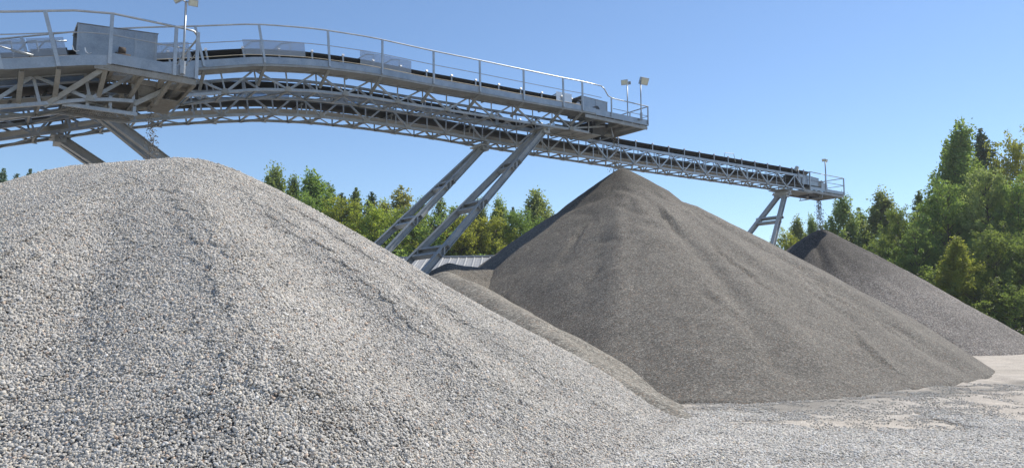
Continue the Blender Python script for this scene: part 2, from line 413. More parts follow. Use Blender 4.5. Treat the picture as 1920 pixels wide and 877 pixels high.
# ---------------------------------------------------------------- loose stones
ICO_V = []; ICO_F = []
def make_ico():
    t = (1 + 5 ** .5) / 2
    v = [(-1, t, 0), (1, t, 0), (-1, -t, 0), (1, -t, 0), (0, -1, t), (0, 1, t), (0, -1, -t), (0, 1, -t), (t, 0, -1), (t, 0, 1), (-t, 0, -1), (-t, 0, 1)]
    f = [(0, 11, 5), (0, 5, 1), (0, 1, 7), (0, 7, 10), (0, 10, 11), (1, 5, 9), (5, 11, 4), (11, 10, 2), (10, 7, 6), (7, 1, 8), (3, 9, 4), (3, 4, 2), (3, 2, 6), (3, 6, 8), (3, 8, 9), (4, 9, 5), (2, 4, 11), (6, 2, 10), (8, 6, 7), (9, 8, 1)]
    V = np.array(v, float); V /= np.linalg.norm(V[0])
    return V, np.array(f)
IV, IF = make_ico()
def subdiv(V, Fc):
    V = list(map(tuple, V)); cache = {}; out = []
    def mid(a, b):
        k = (min(a, b), max(a, b))
        if k not in cache:
            m = (np.array(V[a]) + np.array(V[b])); m /= np.linalg.norm(m); cache[k] = len(V); V.append(tuple(m))
        return cache[k]
    for a, b, c in Fc:
        x, y, z = mid(a, b), mid(b, c), mid(c, a); out += [(a, x, z), (b, y, x), (c, z, y), (x, y, z)]
    return np.array(V), np.array(out)
IV2, IF2 = subdiv(IV, IF)
def rotmats(n):
    q = rng.normal(size=(n, 4)); q /= np.linalg.norm(q, axis=1)[:, None]
    a, b, c, d = q.T
    return np.stack([np.stack([1 - 2 * (c * c + d * d), 2 * (b * c - a * d), 2 * (b * d + a * c)], -1),
                     np.stack([2 * (b * c + a * d), 1 - 2 * (b * b + d * d), 2 * (c * d - a * b)], -1),
                     np.stack([2 * (b * d - a * c), 2 * (c * d + a * b), 1 - 2 * (b * b + c * c)], -1)], -2)
def stone_cols(n):
    t = rng.beta(3.4, 3.0, n)
    base = (.12 + .66 * t[:, None]) * np.array([1, .935, .835])[None, :]
    k = rng.random(n)
    base[k < .035] = base[k < .035] * np.array([1.12, .86, .68])
    base[(k > .035) & (k < .12)] *= np.array([1.05, .98, .86])
    base[k > .95] = base[k > .95] * 0.5 + .36
    return np.clip(base, .05, .8)
def stones_mesh(name, pos, size, flat=True, hi=True, cols=None):
    n = len(pos); V0, F0 = (IV2, IF2) if hi else (IV, IF)
    Rm = rotmats(n)
    sc = np.stack([rng.uniform(.8, 1.35, n), rng.uniform(.6, 1.0, n), rng.uniform(.42, .75, n)], 1)
    jit = 1 + rng.normal(0, .10, (n, len(V0), 1))
    P = V0[None] * jit * sc[:, None, :]
    # most stones lie on their flat side
    tilt = rng.random(n) < (.7 if flat else 0)
    an = rng.uniform(0, 2 * np.pi, n); c, s = np.cos(an), np.sin(an)
    tl = rng.normal(0, .35, n)
    Rz = np.zeros((n, 3, 3)); Rz[:, 0, 0] = c; Rz[:, 0, 1] = -s; Rz[:, 1, 0] = s; Rz[:, 1, 1] = c; Rz[:, 2, 2] = 1
    Rx = np.zeros((n, 3, 3)); Rx[:, 0, 0] = 1; Rx[:, 1, 1] = np.cos(tl); Rx[:, 1, 2] = -np.sin(tl); Rx[:, 2, 1] = np.sin(tl); Rx[:, 2, 2] = np.cos(tl)
    Rf = Rz @ Rx; Rm[tilt] = Rf[tilt]
    P = np.einsum('nij,nvj->nvi', Rm, P) * (size[:, None, None] * .5) + pos[:, None, :]
    Fc = (F0[None] + (np.arange(n) * len(V0))[:, None, None]).reshape(-1, 3)
    if cols is None: cols = stone_cols(n)
    return np_mesh(name, P.reshape(-1, 3), Fc, True, {'Col': ('POINT', np.repeat(cols, len(V0), 0))})
PATCH = .55
def patch(i, sz, fill=1.0, tone=1.0, deep=.24):
    cell = sz * .80; g = np.arange(-PATCH / 2 - .03, PATCH / 2 + .03, cell)
    A, B = np.meshgrid(g, g); n = A.size
    pos = np.stack([A.ravel() + rng.normal(0, cell * .32, n), B.ravel() + rng.normal(0, cell * .32, n), rng.normal(0, sz * deep, n) + sz * .15], 1)
    rr = np.hypot(pos[:, 0], pos[:, 1])
    keep = (rr < PATCH * .62 + rng.normal(0, .02, n)) & (rng.random(n) < fill); pos = pos[keep]
    size = sz * rng.lognormal(0, .24, len(pos))
    me = stones_mesh('stone_patch', pos, size, cols=np.clip(stone_cols(len(pos)) * tone, .04, .85)); me.materials.append(M['stone'])
    return bpy.data.objects.new('stone_patch', me)
P_BIG = [patch(i, .027, .94, 1.22, .24) for i in range(5)]
P_COARSE = [patch(i, .031, .90, 1.10, .30) for i in range(4)]
P_THIN = [patch(i, .030, .26, 1.45, .10) for i in range(3)]
P_RARE = [patch(i, .028, .10, 1.3, .1) for i in range(3)]
P_MID = [patch(i, .032, .70, 1.42, .16) for i in range(4)]

def scatter(name, zf, pts, normals, variants, parent, scale=(.9, 1.15), mat=None):
    n = len(pts)
    if n == 0: return None
    off = parent.location if parent else Vector()
    me = bpy.data.meshes.new(name); me.vertices.add(n)
    me.vertices.foreach_set('co', (pts - np.array(off)).astype(np.float32).ravel())
    rot = np.zeros((n, 3), np.float32)
    for i in range(n):
        qn = Vector(normals[i]).to_track_quat('Z', 'Y') @ Quaternion((0, 0, 1), rnd.uniform(0, 6.283))
        rot[i] = qn.to_euler()
    a = me.attributes.new('rot', 'FLOAT_VECTOR', 'POINT'); a.data.foreach_set('vector', rot.ravel())
    a = me.attributes.new('sc', 'FLOAT', 'POINT'); a.data.foreach_set('value', rng.uniform(scale[0], scale[1], n).astype(np.float32))
    a = me.attributes.new('idx', 'INT', 'POINT'); a.data.foreach_set('value', rng.integers(0, len(variants), n).astype(np.int32))
    o = link(name, me, M['stone'], parent)
    g = bpy.data.node_groups.new(name + '_nodes', 'GeometryNodeTree')
    g.interface.new_socket('Geometry', in_out='INPUT', socket_type='NodeSocketGeometry')
    g.interface.new_socket('Geometry', in_out='OUTPUT', socket_type='NodeSocketGeometry')
    N = g.nodes; gi = N.new('NodeGroupInput'); go = N.new('NodeGroupOutput')
    iop = N.new('GeometryNodeInstanceOnPoints'); g2i = N.new('GeometryNodeGeometryToInstance')
    for v in reversed(variants):
        oi = N.new('GeometryNodeObjectInfo'); oi.inputs['Object'].default_value = v
        g.links.new(oi.outputs['Geometry'], g2i.inputs[0])
    def att(nm, ty):
        x = N.new('GeometryNodeInputNamedAttribute'); x.data_type = ty; x.inputs['Name'].default_value = nm
        return [s for s in x.outputs if s.enabled and s.name == 'Attribute'][0]
    g.links.new(gi.outputs[0], iop.inputs['Points']); g.links.new(g2i.outputs[0], iop.inputs['Instance'])
    iop.inputs['Pick Instance'].default_value = True
    g.links.new(att('idx', 'INT'), iop.inputs['Instance Index'])
    g.links.new(att('rot', 'FLOAT_VECTOR'), iop.inputs['Rotation'])
    g.links.new(att('sc', 'FLOAT'), iop.inputs['Scale'])
    g.links.new(iop.outputs[0], go.inputs[0])
    md = o.modifiers.new('scatter', 'NODES'); md.node_group = g
    return o

def view_px(X, Y, Z):
    d = Y * math.cos(PITCH) + (Z - CAM_H) * math.sin(PITCH); v = -Y * math.sin(PITCH) + (Z - CAM_H) * math.cos(PITCH)
    return 960 + F * X / d, 438.5 - F * v / d, d
def normals_of(zf, x, y, e=.12):
    gx = (zf(x + e, y) - zf(x - e, y)) / (2 * e); gy = (zf(x, y + e) - zf(x, y - e)) / (2 * e)
    n = np.stack([-gx, -gy, np.ones_like(gx)], 1); return n / np.linalg.norm(n, axis=1)[:, None]
def jgrid(x0, x1, y0, y1, st):
    X, Y = np.meshgrid(np.arange(x0, x1, st), np.arange(y0, y1, st)); n = X.size
    return X.ravel() + rng.uniform(-.2, .2, n) * st, Y.ravel() + rng.uniform(-.2, .2, n) * st
zg = lambda x, y: ground_fields(x, y)[0]
# pile one: stones over every face that can be seen, also from a step to the side
x, y = jgrid(-20, 5, 3.5, 23, .36)
z = z_pile1(x, y); nrm = normals_of(z_pile1, x, y)
px, py, d = view_px(x, y, z); tocam = np.stack([-x, -y, CAM_H - z], 1)
ok = (z > zg(x, y) - .02) & (px > -260) & (py < 1060) & ((nrm * tocam).sum(1) > -1.6)
cz = 1.15 - z * .42 - (x + 6) * .10 + fbm(x * .35, y * .35, 3, 91) * .8 - .10 * (y - 9)
co = cz + rng.normal(0, .3, len(x)) > .55
tag(scatter('stones', z_pile1, np.stack([x, y, z], 1)[ok & ~co], nrm[ok & ~co], P_BIG, pile1), kind='stuff')
tag(scatter('stones', z_pile1, np.stack([x, y, z], 1)[ok & co], nrm[ok & co], P_COARSE, pile1), kind='stuff')
# ground: dense pebbles in the foreground, thinning out further back
x, y = jgrid(-8, 24, 6, 26, .36); x = x + rng.uniform(-.1, .1, len(x)); y = y + rng.uniform(-.1, .1, len(x))
z, fi_, sa_, gr_ = ground_fields(x, y); z = z + .008; px, py, d = view_px(x, y, z)
cov = np.clip(1 - fi_ - sa_ * .7, 0, 1)
ok = (z > z_pile1(x, y) - .04) & (z > z_ridge(x, y) - .1) & (px < 2150) & (px > -100) & (py < 1060)
cj = cov + rng.normal(0, .13, len(x)) - .25 * np.clip((x - 8) / 4, 0, 1) * np.clip((y - 11.5) / 3, 0, 1)
dense = ok & (cj > .62); thin = ok & ~dense & (cj > .40); rare = ok & ~dense & ~thin & (rng.random(len(x)) < .55) & (y < 22)
nz = normals_of(zg, x, y, .5)
gd = tag(scatter('gravel', zg, np.stack([x, y, z], 1)[dense], nz[dense], P_MID, None, (.85, 1.1)), 'pale loose pebbles strewn thick over the yard in the foreground', 'gravel', kind='stuff')
gt = tag(scatter('gravel', zg, np.stack([x, y, z], 1)[thin], nz[thin], P_THIN, None, (.7, 1.0)), 'sparse pebbles scattered over the sandy part of the yard', 'gravel', kind='stuff')
gr_o = tag(scatter('gravel', zg, np.stack([x, y, z], 1)[rare], nz[rare], P_RARE, None, (.7, 1.0)), 'few single pebbles lying far apart on the bare haul road', 'gravel', kind='stuff')
# the largest single stones near the lower left edge
proto = [stones_mesh('stone', np.zeros((1, 3)), np.array([.05]), hi=True, cols=np.array([c])) for c in
         ((.55, .54, .51), (.42, .40, .37), (.60, .50, .40), (.30, .29, .28), (.66, .65, .62), (.46, .33, .25))]
for m_ in proto: m_.materials.append(M['stone'])
cnt = 0
while cnt < 240:
    sx, sy = rnd.uniform(-8, 1.5), rnd.uniform(5.5, 12)
    sz_ = float(z_pile1(np.array([sx]), np.array([sy]))[0])
    if sz_ < .05: continue
    a, b, dd = view_px(sx, sy, sz_)
    if not (-40 < a < 900 and b < 880): continue
    o = link('stone', proto[rnd.randrange(6)], None, pile1, Vector((sx, sy, sz_ + .035)) - pile1.location)
    o.rotation_euler = (rnd.uniform(-.4, .4), rnd.uniform(-.4, .4), rnd.uniform(0, 6.28)); k = rnd.uniform(.7, 1.05); o.scale = (k, k, k); cnt += 1

# ---------------------------------------------------------------- conveyors
DX, DY = 0.8109, 0.5852
dvec = Vector((DX, DY, 0)); nvec = Vector((-DY, DX, 0)); UP = Vector((0, 0, 1))
def ray(px, py):
    a = (px - 960) / F; b = (438.5 - py) / F
    c, s = math.cos(PITCH), math.sin(PITCH)
    return Vector((a, c - b * s, s + b * c))
def on_plane(off, px, py):
    """the point of the vertical plane n.P = off that shows at a photo position"""
    r = ray(px, py); t = off / nvec.dot(r)
    return Vector((0, 0, CAM_H)) + r * t
def cubic(s, S, Zs):
    return float(np.interp(s, S, Zs))

def unit_mesh(name, kind, mat):
    """unit length along X, section about 1 x 1"""
    b = MB()
    if kind == 'angle':
        b.box((0, -.5, -.5), (1, .5, -.36)); b.box((0, -.5, -.36), (1, -.36, .5))
    elif kind == 'flat': b.box((0, -.08, -.5), (1, .08, .5))
    elif kind == 'box': b.box((0, -.5, -.5), (1, .5, .5))
    elif kind == 'tube': b.tube([(0, 0, 0), (1, 0, 0)], .5, 8)
    elif kind == 'ibeam':
        b.box((0, -.5, .43), (1, .5, .5)); b.box((0, -.5, -.5), (1, .5, -.43)); b.box((0, -.035, -.43), (1, .035, .43))
    elif kind == 'channel':
        b.box((0, -.5, -.5), (1, -.40, .5)); b.box((0, -.40, .42), (1, .5, .5)); b.box((0, -.40, -.5), (1, .5, -.42))
    me = bpy.data.meshes.new(name); me.from_pydata([tuple(v) for v in b.v], [], b.f); me.update(); me.materials.append(mat); return me
UM = {}
def member(name, kind, mat, p0, p1, w, h, parent, side=None):
    key = (kind, mat.name)
    if key not in UM: UM[key] = unit_mesh(kind, kind, mat)
    p0 = Vector(p0); p1 = Vector(p1); t = (p1 - p0); L = t.length; t.normalize()
    sd = Vector(side) if side is not None else nvec
    zax = t.cross(sd); 
    if zax.length < 1e-3: zax = t.cross(UP)
    zax.normalize(); yax = zax.cross(t).normalized()
    off = parent.location.copy(); q = parent.parent
    while q is not None: off += q.location; q = q.parent
    o = bpy.data.objects.new(name, UM[key]); COL.objects.link(o); o.parent = parent
    m = Matrix((t * L, yax * w, zax * h)).transposed().to_4x4(); m.translation = p0 - off
    o.matrix_basis = m
    return o

class Conv:
    def __init__(s, name, off, prof, label, s0=None):
        s.off = off; S = []; Zs = []
        for px, py in prof:
            P = on_plane(off, px, py); S.append(P.dot(dvec)); Zs.append(P.z)
        s.S = np.array(S); s.Z = np.array(Zs)
        k = (s.Z[1] - s.Z[0]) / (s.S[1] - s.S[0]); k = max(k, .27)
        s.S = np.concatenate([[s.S[0] - 14], s.S]); s.Z = np.concatenate([[s.Z[0] - 14 * k], s.Z])
        # smooth the measured line
        g = np.arange(s.S[0], s.S[-1] + 6, .1); zz = np.interp(g, s.S, s.Z)
        ker = np.hanning(17); ker /= ker.sum(); zp = np.pad(zz, 8, mode='edge'); zz = np.convolve(zp, ker, 'valid')
        s.g = g; s.zz = zz
        s.root = empty(name, s.P(s.sx(400), 0, 0) * 1.0, label, 'conveyor')
        s.root.location.z = 0
    def sx(s, px): 
        P = on_plane(s.off, px, 300); return P.dot(dvec)
    def z(s, ss): return float(np.interp(ss, s.g, s.zz))
    def P(s, ss, u, dz): return dvec * ss + nvec * (s.off + u) + UP * (s.z(ss) + dz)
    def tilt(s, ss):
        return math.atan((s.z(ss + .3) - s.z(ss - .3)) / .6)
    def up(s, ss):
        a = s.tilt(ss); return UP * math.cos(a) - dvec * math.sin(a)
    def Q(s, ss, u, h):
        """height h measured square to the slope"""
        return dvec * ss + nvec * (s.off + u) + UP * s.z(ss) + s.up(ss) * h
    def sweep(s, name, sl_, prof, mat, parent=None, closed=True, smooth=False):
        b = MB(); n = len(prof); rings = []
        for ss in sl_:
            base = len(b.v); rings.append(base)
            for (u, h) in prof: b.v.append(s.Q(ss, u, h))
        for r0, r1 in zip(rings, rings[1:]):
            for k in range(n if closed else n - 1):
                b.f.append((r0 + k, r1 + k, r1 + (k + 1) % n, r0 + (k + 1) % n))
        if closed: b.f.append(tuple(rings[0] + k for k in range(n))); b.f.append(tuple(rings[-1] + k for k in reversed(range(n))))
        return b.build(name, mat, parent or s.root, smooth)
    def rect(s, name, sl_, u0, u1, h0, h1, mat, parent=None):
        return s.sweep(name, sl_, [(u0, h0), (u1, h0), (u1, h1), (u0, h1)], mat, parent)

def frange(a, b, st):
    n = max(1, int(round((b - a) / st))); return [a + (b - a) * i / n for i in range(n + 1)]

def truss(c, s0, s1, u0, u1, hb, ht, panel, mats, wmem=.055):
    nodes = frange(s0, s1, panel); fine = frange(s0, s1, panel / 2)
    m, md = mats
    for u in (u0, u1):
        c.rect('top_chord', fine, u - .045, u + .045, ht - .09, ht, m)
        c.rect('bottom_chord', fine, u - .05, u + .05, hb, hb + .09, m)
    for k, ss in enumerate(nodes):
        for u in (u0, u1):
            sg = -1 if u == u0 else 1
            member('post', 'angle', m, c.Q(ss, u, hb + .09), c.Q(ss, u, ht - .09), wmem, wmem, c.root)
            if k < len(nodes) - 1:
                a, b = (hb + .06, ht - .06) if k % 2 == 0 else (ht - .06, hb + .06)
                member('diagonal', 'angle', m, c.Q(ss + .02, u + sg * .045, a), c.Q(nodes[k + 1] - .02, u + sg * .045, b), wmem * 1.15, wmem * 1.15, c.root)
        member('cross_member', 'angle', md, c.Q(ss, u0 + .05, hb + .04), c.Q(ss, u1 - .05, hb + .04), .055, .055, c.root, side=UP)
        if k < len(nodes) - 1:
            ua, ub = (u0 + .06, u1 - .06) if k % 2 == 0 else (u1 - .06, u0 + .06)
            member('bottom_brace', 'angle', md, c.Q(ss, ua, hb - .01), c.Q(nodes[k + 1], ub, hb - .01), .05, .05, c.root, side=UP)
        if k % 2 == 0:
            for u in (u0, u1):
                b = MB(); sg = -1 if u == u0 else 1
                A = c.Q(ss, u + sg * .085, hb + .05); dv = dvec * .13; uv = c.up(ss) * .11; nv = nvec * .006
                b.hexa([A - dv - uv * .5 - nv, A + dv - uv * .5 - nv, A + dv - uv * .5 + nv, A - dv - uv * .5 + nv,
                        A - dv * .5 + uv - nv, A + dv * .5 + uv - nv, A + dv * .5 + uv + nv, A - dv * .5 + uv + nv])
                b.build('gusset_plate', md, c.root)
    return nodes

def belts(c, s0, s1, uc, wd, hbelt, pitch, hret, mats, tr=.13):
    """troughed carrying belt, return belt and the idler frames"""
    h2 = wd / 2; fine = frange(s0, s1, .5)
    prof = [(uc - h2, hbelt + tr), (uc - h2 * .55, hbelt), (uc + h2 * .55, hbelt), (uc + h2, hbelt + tr),
            (uc + h2, hbelt + tr - .03), (uc + h2 * .55, hbelt - .025), (uc - h2 * .55, hbelt - .025), (uc - h2, hbelt + tr - .03)]
    c.sweep('belt', fine, prof, M['belt'])
    c.rect('return_belt', fine, uc - h2 * .95, uc + h2 * .95, hret, hret + .03, M['beltworn'])
    k = s0 + .3
    while k < s1:
        o = MB()
        for sg in (-1, 1):
            # standard: upright with a raised bright bearing cap that shows beyond the belt edge
            o.hexa([c.Q(k - .03, uc + sg * (h2 + .045), hbelt - .2), c.Q(k + .03, uc + sg * (h2 + .045), hbelt - .2), c.Q(k + .03, uc + sg * (h2 + .055), hbelt - .2), c.Q(k - .03, uc + sg * (h2 + .055), hbelt - .2),
                    c.Q(k - .03, uc + sg * (h2 + .045), hbelt + tr + .02), c.Q(k + .03, uc + sg * (h2 + .045), hbelt + tr + .02), c.Q(k + .03, uc + sg * (h2 + .055), hbelt + tr + .02), c.Q(k - .03, uc + sg * (h2 + .055), hbelt + tr + .02)])
        o.hexa([c.Q(k - .03, uc - h2 - .05, hbelt - .22), c.Q(k + .03, uc - h2 - .05, hbelt - .22), c.Q(k + .03, uc + h2 + .05, hbelt - .22), c.Q(k - .03, uc + h2 + .05, hbelt - .22),
                c.Q(k - .03, uc - h2 - .05, hbelt - .17), c.Q(k + .03, uc - h2 - .05, hbelt - .17), c.Q(k + .03, uc + h2 + .05, hbelt - .17), c.Q(k - .03, uc + h2 + .05, hbelt - .17)])
        idl = o.build('idler', mats[0], c.root)
        r = MB(); r.tube([c.Q(k, uc - h2 * .5, hbelt - .07), c.Q(k, uc + h2 * .5, hbelt - .07)], .05, 8)
        for sg in (-1, 1): r.tube([c.Q(k, uc + sg * h2 * .58, hbelt - .06), c.Q(k, uc + sg * (h2 + .03), hbelt + tr - .04)], .045, 8)
        r.build('roller', M['dark'], idl)
        r = MB()
        for sg in (-1, 1):
            r = MB(); r.tube([c.Q(k, uc + sg * (h2 + .01), hbelt + tr + .0), c.Q(k, uc + sg * (h2 + .09), hbelt + tr + .03)], .048, 8)
            r.build('bearing_cap', M['bright'], idl)
        k += pitch

def handrail(c, pts_top, posts, parent, mid=.53, hgt=1.07, tube=.024, endloop=False):
    """pts_top: list of world points of the top rail; posts: list of (base, top)"""
    b = MB(); b.tube(pts_top, tube, 8); b.build('top_rail', M['rail'], parent, True)
    for A, T, sd in posts: member('rail_post', 'flat', M['rail'], A, T, .35, .075, parent, side=sd)

# conveyor B (middle) ------------------------------------------------
profB = [(0, 165), (100, 152), (200, 139), (300, 131), (380, 127), (490, 119), (597, 124), (696, 136.5), (811, 158.5), (899, 173.5), (982, 188.6), (1058, 202), (1093, 207.5), (1147, 219), (1217, 235)]
cB = Conv('belt_conveyor', 24.16, profB, 'middle conveyor with side walkway ending in a railed platform over the central gravel cone')
sB0, sBtr, sBend = cB.sx(-260), cB.sx(1128), cB.sx(1217)
truss(cB, sB0, sBtr, .85, 2.05, -.70, .06, 1.1, (M['galv'], M['galv_dirty']))
fine = frange(sB0, cB.sx(1118), .55)
cB.rect('toe_board', fine, -.012, .0, 0, .23, M['galv_panel'])
cB.rect('walkway_deck', fine, .003, .82, .0, .03, M['galv_dirty'])
cB.rect('walkway_edge_angle', fine, .003, .06, -.07, -.003, M['galv_dirty'])
cB.rect('belt_stringer', fine, .90, .96, .30, .46, M['galv_panel'])
cB.rect('belt_stringer', fine, 1.94, 2.0, .30, .46, M['galv_panel'])
belts(cB, sB0, cB.sx(1122), 1.45, .96, .64, 1.15, .34, (M['galv'],), .15)
# walkway brackets and rail posts
postx = [375, 490, 613, 713, 811, 899, 982, 1057, 1093]
rail = empty('handrail', Vector((0, 0, 0))); rail.parent = cB.root
sp = [cB.sx(v) for v in postx]
step = 2.2; k = sp[0] - step
while k > sB0: sp.insert(0, k); k -= step
posts = [(cB.Q(s_, -.035, .02), cB.Q(s_, -.035, 1.30), nvec) for s_ in sp]
for s_ in sp:
    member('walkway_bracket', 'channel', M['galv_dirty'], cB.Q(s_, .02, -.05), cB.Q(s_ - .05, .84, -.5), .09, .09, cB.root, side=dvec)
for dz, r, nm in ((1.30, .027, 'top_rail'), (.76, .014, 'mid_rail')):
    b = MB(); b.tube([cB.Q(v, -.035, dz) for v in frange(sB0, cB.sx(1128), .5)], r, 8); b.build(nm, M['rail'], rail, True)
for A, T, sd in posts: member('rail_post', 'flat', M['rail'], A, T, .35, .07, rail, side=sd)
b = MB(); b.tube([cB.Q(v, .75, .52) for v in frange(sB0, cB.sx(1110), .5)], .012, 6); b.build('pull_cord', M['cord'], cB.root)
# clear guards over the belt
def guard(c, s0, s1, u, h0, h1, nribs=2, mat='guard'):
    b = MB(); fs = frange(s0, s1, .5)
    root_ = c.sweep('guard_panel', fs, [(u, h0), (u + .008, h0), (u + .008, h1), (u, h1)], M[mat])
    for i in range(nribs):
        s_ = s0 + (s1 - s0) * (i + .5) / nribs
        r = MB(); r.tube([c.Q(s_, u + .03, h0), c.Q(s_ + .02, u + .03, h1 - .05), c.Q(s_ - .15, u + .35, h1 + .02), c.Q(s_ - .35, u + .7, h1 - .12)], .02, 6)
        r.build('guard_rib', M['galv'], root_)
guard(cB, cB.sx(474), cB.sx(588), .88, .55, 1.08, 2)
guard(cB, cB.sx(692), cB.sx(790), .88, .55, 1.08, 2)
guard(cB, cB.sx(1071), cB.sx(1100), .95, .6, 1.0, 1, 'bright')
guard(cB, cB.sx(280), cB.sx(372), .88, .55, 1.08, 2)

def head_platform(c, s0, s1, wid, zdeck, rail_s, poles, hopper, toe=.2):
    """railed end platform with head pulley housing and discharge chute"""
    root = c.root
    def W(ss, u, z): return dvec * ss + nvec * (c.off + u) + UP * z
    def bx(b, sa, sb, ua, ub, za, zb): b.hexa([W(sa, ua, za), W(sb, ua, za), W(sb, ub, za), W(sa, ub, za), W(sa, ua, zb), W(sb, ua, zb), W(sb, ub, zb), W(sa, ub, zb)])
    pf = empty('head_platform', Vector((0, 0, 0))); pf.parent = root
    hs0, hs1, hu0, hu1 = hopper
    # deck round the chute opening
    for nm, q_ in (('deck_plate', (s0, s1, 0, hu0 - .1)), ('deck_plate', (s0, s1, hu1 + .1, wid)), ('deck_plate', (hs1 + .05, s1, hu0 - .1, hu1 + .1))):
        b = MB(); n_ = max(1, int((q_[1] - q_[0]) / .55))
        for i in range(n_):
            a0 = q_[0] + (q_[1] - q_[0]) * i / n_; a1 = q_[0] + (q_[1] - q_[0]) * (i + 1) / n_
            bx(b, a0 + .004, a1 - .004, q_[2], q_[3], zdeck - .03, zdeck)
            bx(b, a0 + .03, a0 + .08, q_[2], q_[3], zdeck - .10, zdeck - .033)
        b.build(nm, M['galv_dirty'], pf)
    b = MB(); bx(b, s0, s1, -.015, -.003, zdeck - .06, zdeck + toe); b.build('toe_board', M['galv_panel'], pf)
    b = MB(); bx(b, s1 + .003, s1 + .015, -.015, wid, zdeck - .06, zdeck + toe); b.build('toe_board', M['galv_panel'], pf)
    b = MB(); bx(b, s0, s1, wid + .003, wid + .015, zdeck - .06, zdeck + toe); b.build('toe_board', M['galv_panel'], pf)
    for u in (.05, wid - .12):
        member('deck_beam', 'channel', M['galv_dirty'], W(s0 - .6, u, zdeck - .18), W(s1 - .05, u, zdeck - .18), .07, .14, pf)
    for s_ in frange(s0 + .1, s1 - .1, .8):
        member('deck_beam', 'channel', M['galv_dirty'], W(s_, .02, zdeck - .17), W(s_, wid - .02, zdeck - .17), .06, .12, pf, side=dvec)
    return pf, W, bx

zBd = cB.z(cB.sx(1150))
sh = cB.sx(1150)
pf, W, bx = head_platform(cB, cB.sx(1118), sBend, 2.3, zBd, None, None, (cB.sx(1138) + .2, cB.sx(1158) + .35, 1.0, 1.9))
rl = empty('handrail', Vector((0, 0, 0))); rl.parent = cB.root
zt = zBd + 1.18
ss1 = cB.sx(1128)
top = [cB.Q(ss1, -.035, 1.30), W(cB.sx(1134), -.035, zt + .02), W(cB.sx(1141), -.035, zt - .26), W(cB.sx(1150), -.035, zt - .33)]
top += [W(sBend - .03, -.035, zt - .33), W(sBend - .03, 2.28, zt - .33)]
for off_, r, nm in ((0, .027, 'top_rail'), (-.47, .015, 'mid_rail')):
    b = MB(); b.tube([p + UP * off_ for p in top[(0 if off_ == 0 else 3):]], r, 8); b.build(nm, M['rail'], rl, True)
b = MB(); b.tube([W(sBend - .03, 2.28, zt - .33), W(cB.sx(1130), 2.28, zt - .33)], .027, 8); b.build('top_rail', M['rail'], rl, True)
for s_, u, sd in ((cB.sx(1147), -.035, nvec), (sBend - .05, -.035, nvec), (sBend - .05, 2.28, nvec), (sBend - .05, 1.15, dvec), (cB.sx(1150), 2.28, nvec)):
    member('rail_post', 'box', M['rail'], W(s_, u, zBd), W(s_, u, zt - .33), .05, .05, rl, side=sd)

def hopper_box(c, sa, sb, ua, ub, z0, zL, zR, seam, W, parent, name='hopper_housing'):
    """sheet metal discharge housing, open at the belt side"""
    t = .02; b = MB()
    for u0, u1 in ((ua, ua + t), (ub - t, ub)):
        b.hexa([W(sa, u0, z0), W(sb, u0, z0), W(sb, u1, z0), W(sa, u1, z0), W(sa, u0, zL), W(sb, u0, zR), W(sb, u1, zR), W(sa, u1, zL)])
    b.hexa([W(sb - t, ua + t, z0), W(sb, ua + t, z0), W(sb, ub - t, z0), W(sb - t, ub - t, z0), W(sb - t, ua + t, zR), W(sb, ua + t, zR), W(sb, ub - t, zR), W(sb - t, ub - t, zR)])
    b.hexa([W(sa, ua, zL + .003), W(sb, ua, zR + .003), W(sb, ub, zR + .003), W(sa, ub, zL + .003), W(sa - .02, ua - .03, zL + .02), W(sb + .02, ua - .03, zR + .02), W(sb + .02, ub + .03, zR + .02), W(sa - .02, ub + .03, zL + .02)])
    o = b.build(name, M['galv_panel'], parent)
    sm = sa + (sb - sa) * seam
    b = MB(); zm = zL + (zR - zL) * seam
    b.hexa([W(sm - .03, ua - .012, z0), W(sm + .03, ua - .012, z0), W(sm + .03, ua - .002, z0), W(sm - .03, ua - .002, z0), W(sm - .03, ua - .012, zm), W(sm + .03, ua - .012, zm), W(sm + .03, ua - .002, zm), W(sm - .03, ua - .002, zm)])
    for s_ in (sa + .02, sb - .05):
        zz = zL + (zR - zL) * (s_ - sa) / (sb - sa)
        b.hexa([W(s_ - .02, ua - .014, z0), W(s_ + .02, ua - .014, z0), W(s_ + .02, ua - .002, z0), W(s_ - .02, ua - .002, z0), W(s_ - .02, ua - .014, zz), W(s_ + .02, ua - .014, zz), W(s_ + .02, ua - .002, zz), W(s_ - .02, ua - .002, zz)])
    for i in range(9):
        s_ = sa + (sb - sa) * (i + .5) / 9; zz = zL + (zR - zL) * (i + .5) / 9 - .05
        b.tube([W(s_, ua - .012, zz), W(s_, ua - .001, zz)], .010, 6)
    b.build('seam_strip', M['galv'], o)
    return o
hopper_box(cB, cB.sx(1118), cB.sx(1163) + .15, .95, 1.95, zBd + .18, zBd + 1.02, zBd + .98, .55, W, cB.root)
b = MB(); b.tube([W(cB.sx(1112) + .2, 1.0, zBd + .62), W(cB.sx(1112) + .2, 1.9, zBd + .62)], .24, 18); b.build('head_pulley', M['bright'], cB.root, True)
b = MB(); b.tube([W(cB.sx(1082), 1.4, zBd + .78), W(cB.sx(1108), 1.4, zBd + .80)], .24, 14); b.build('sunlit_belt_curve', M['white'], cB.root, True)  # white curve added to show sun glare on the belt at the pulley
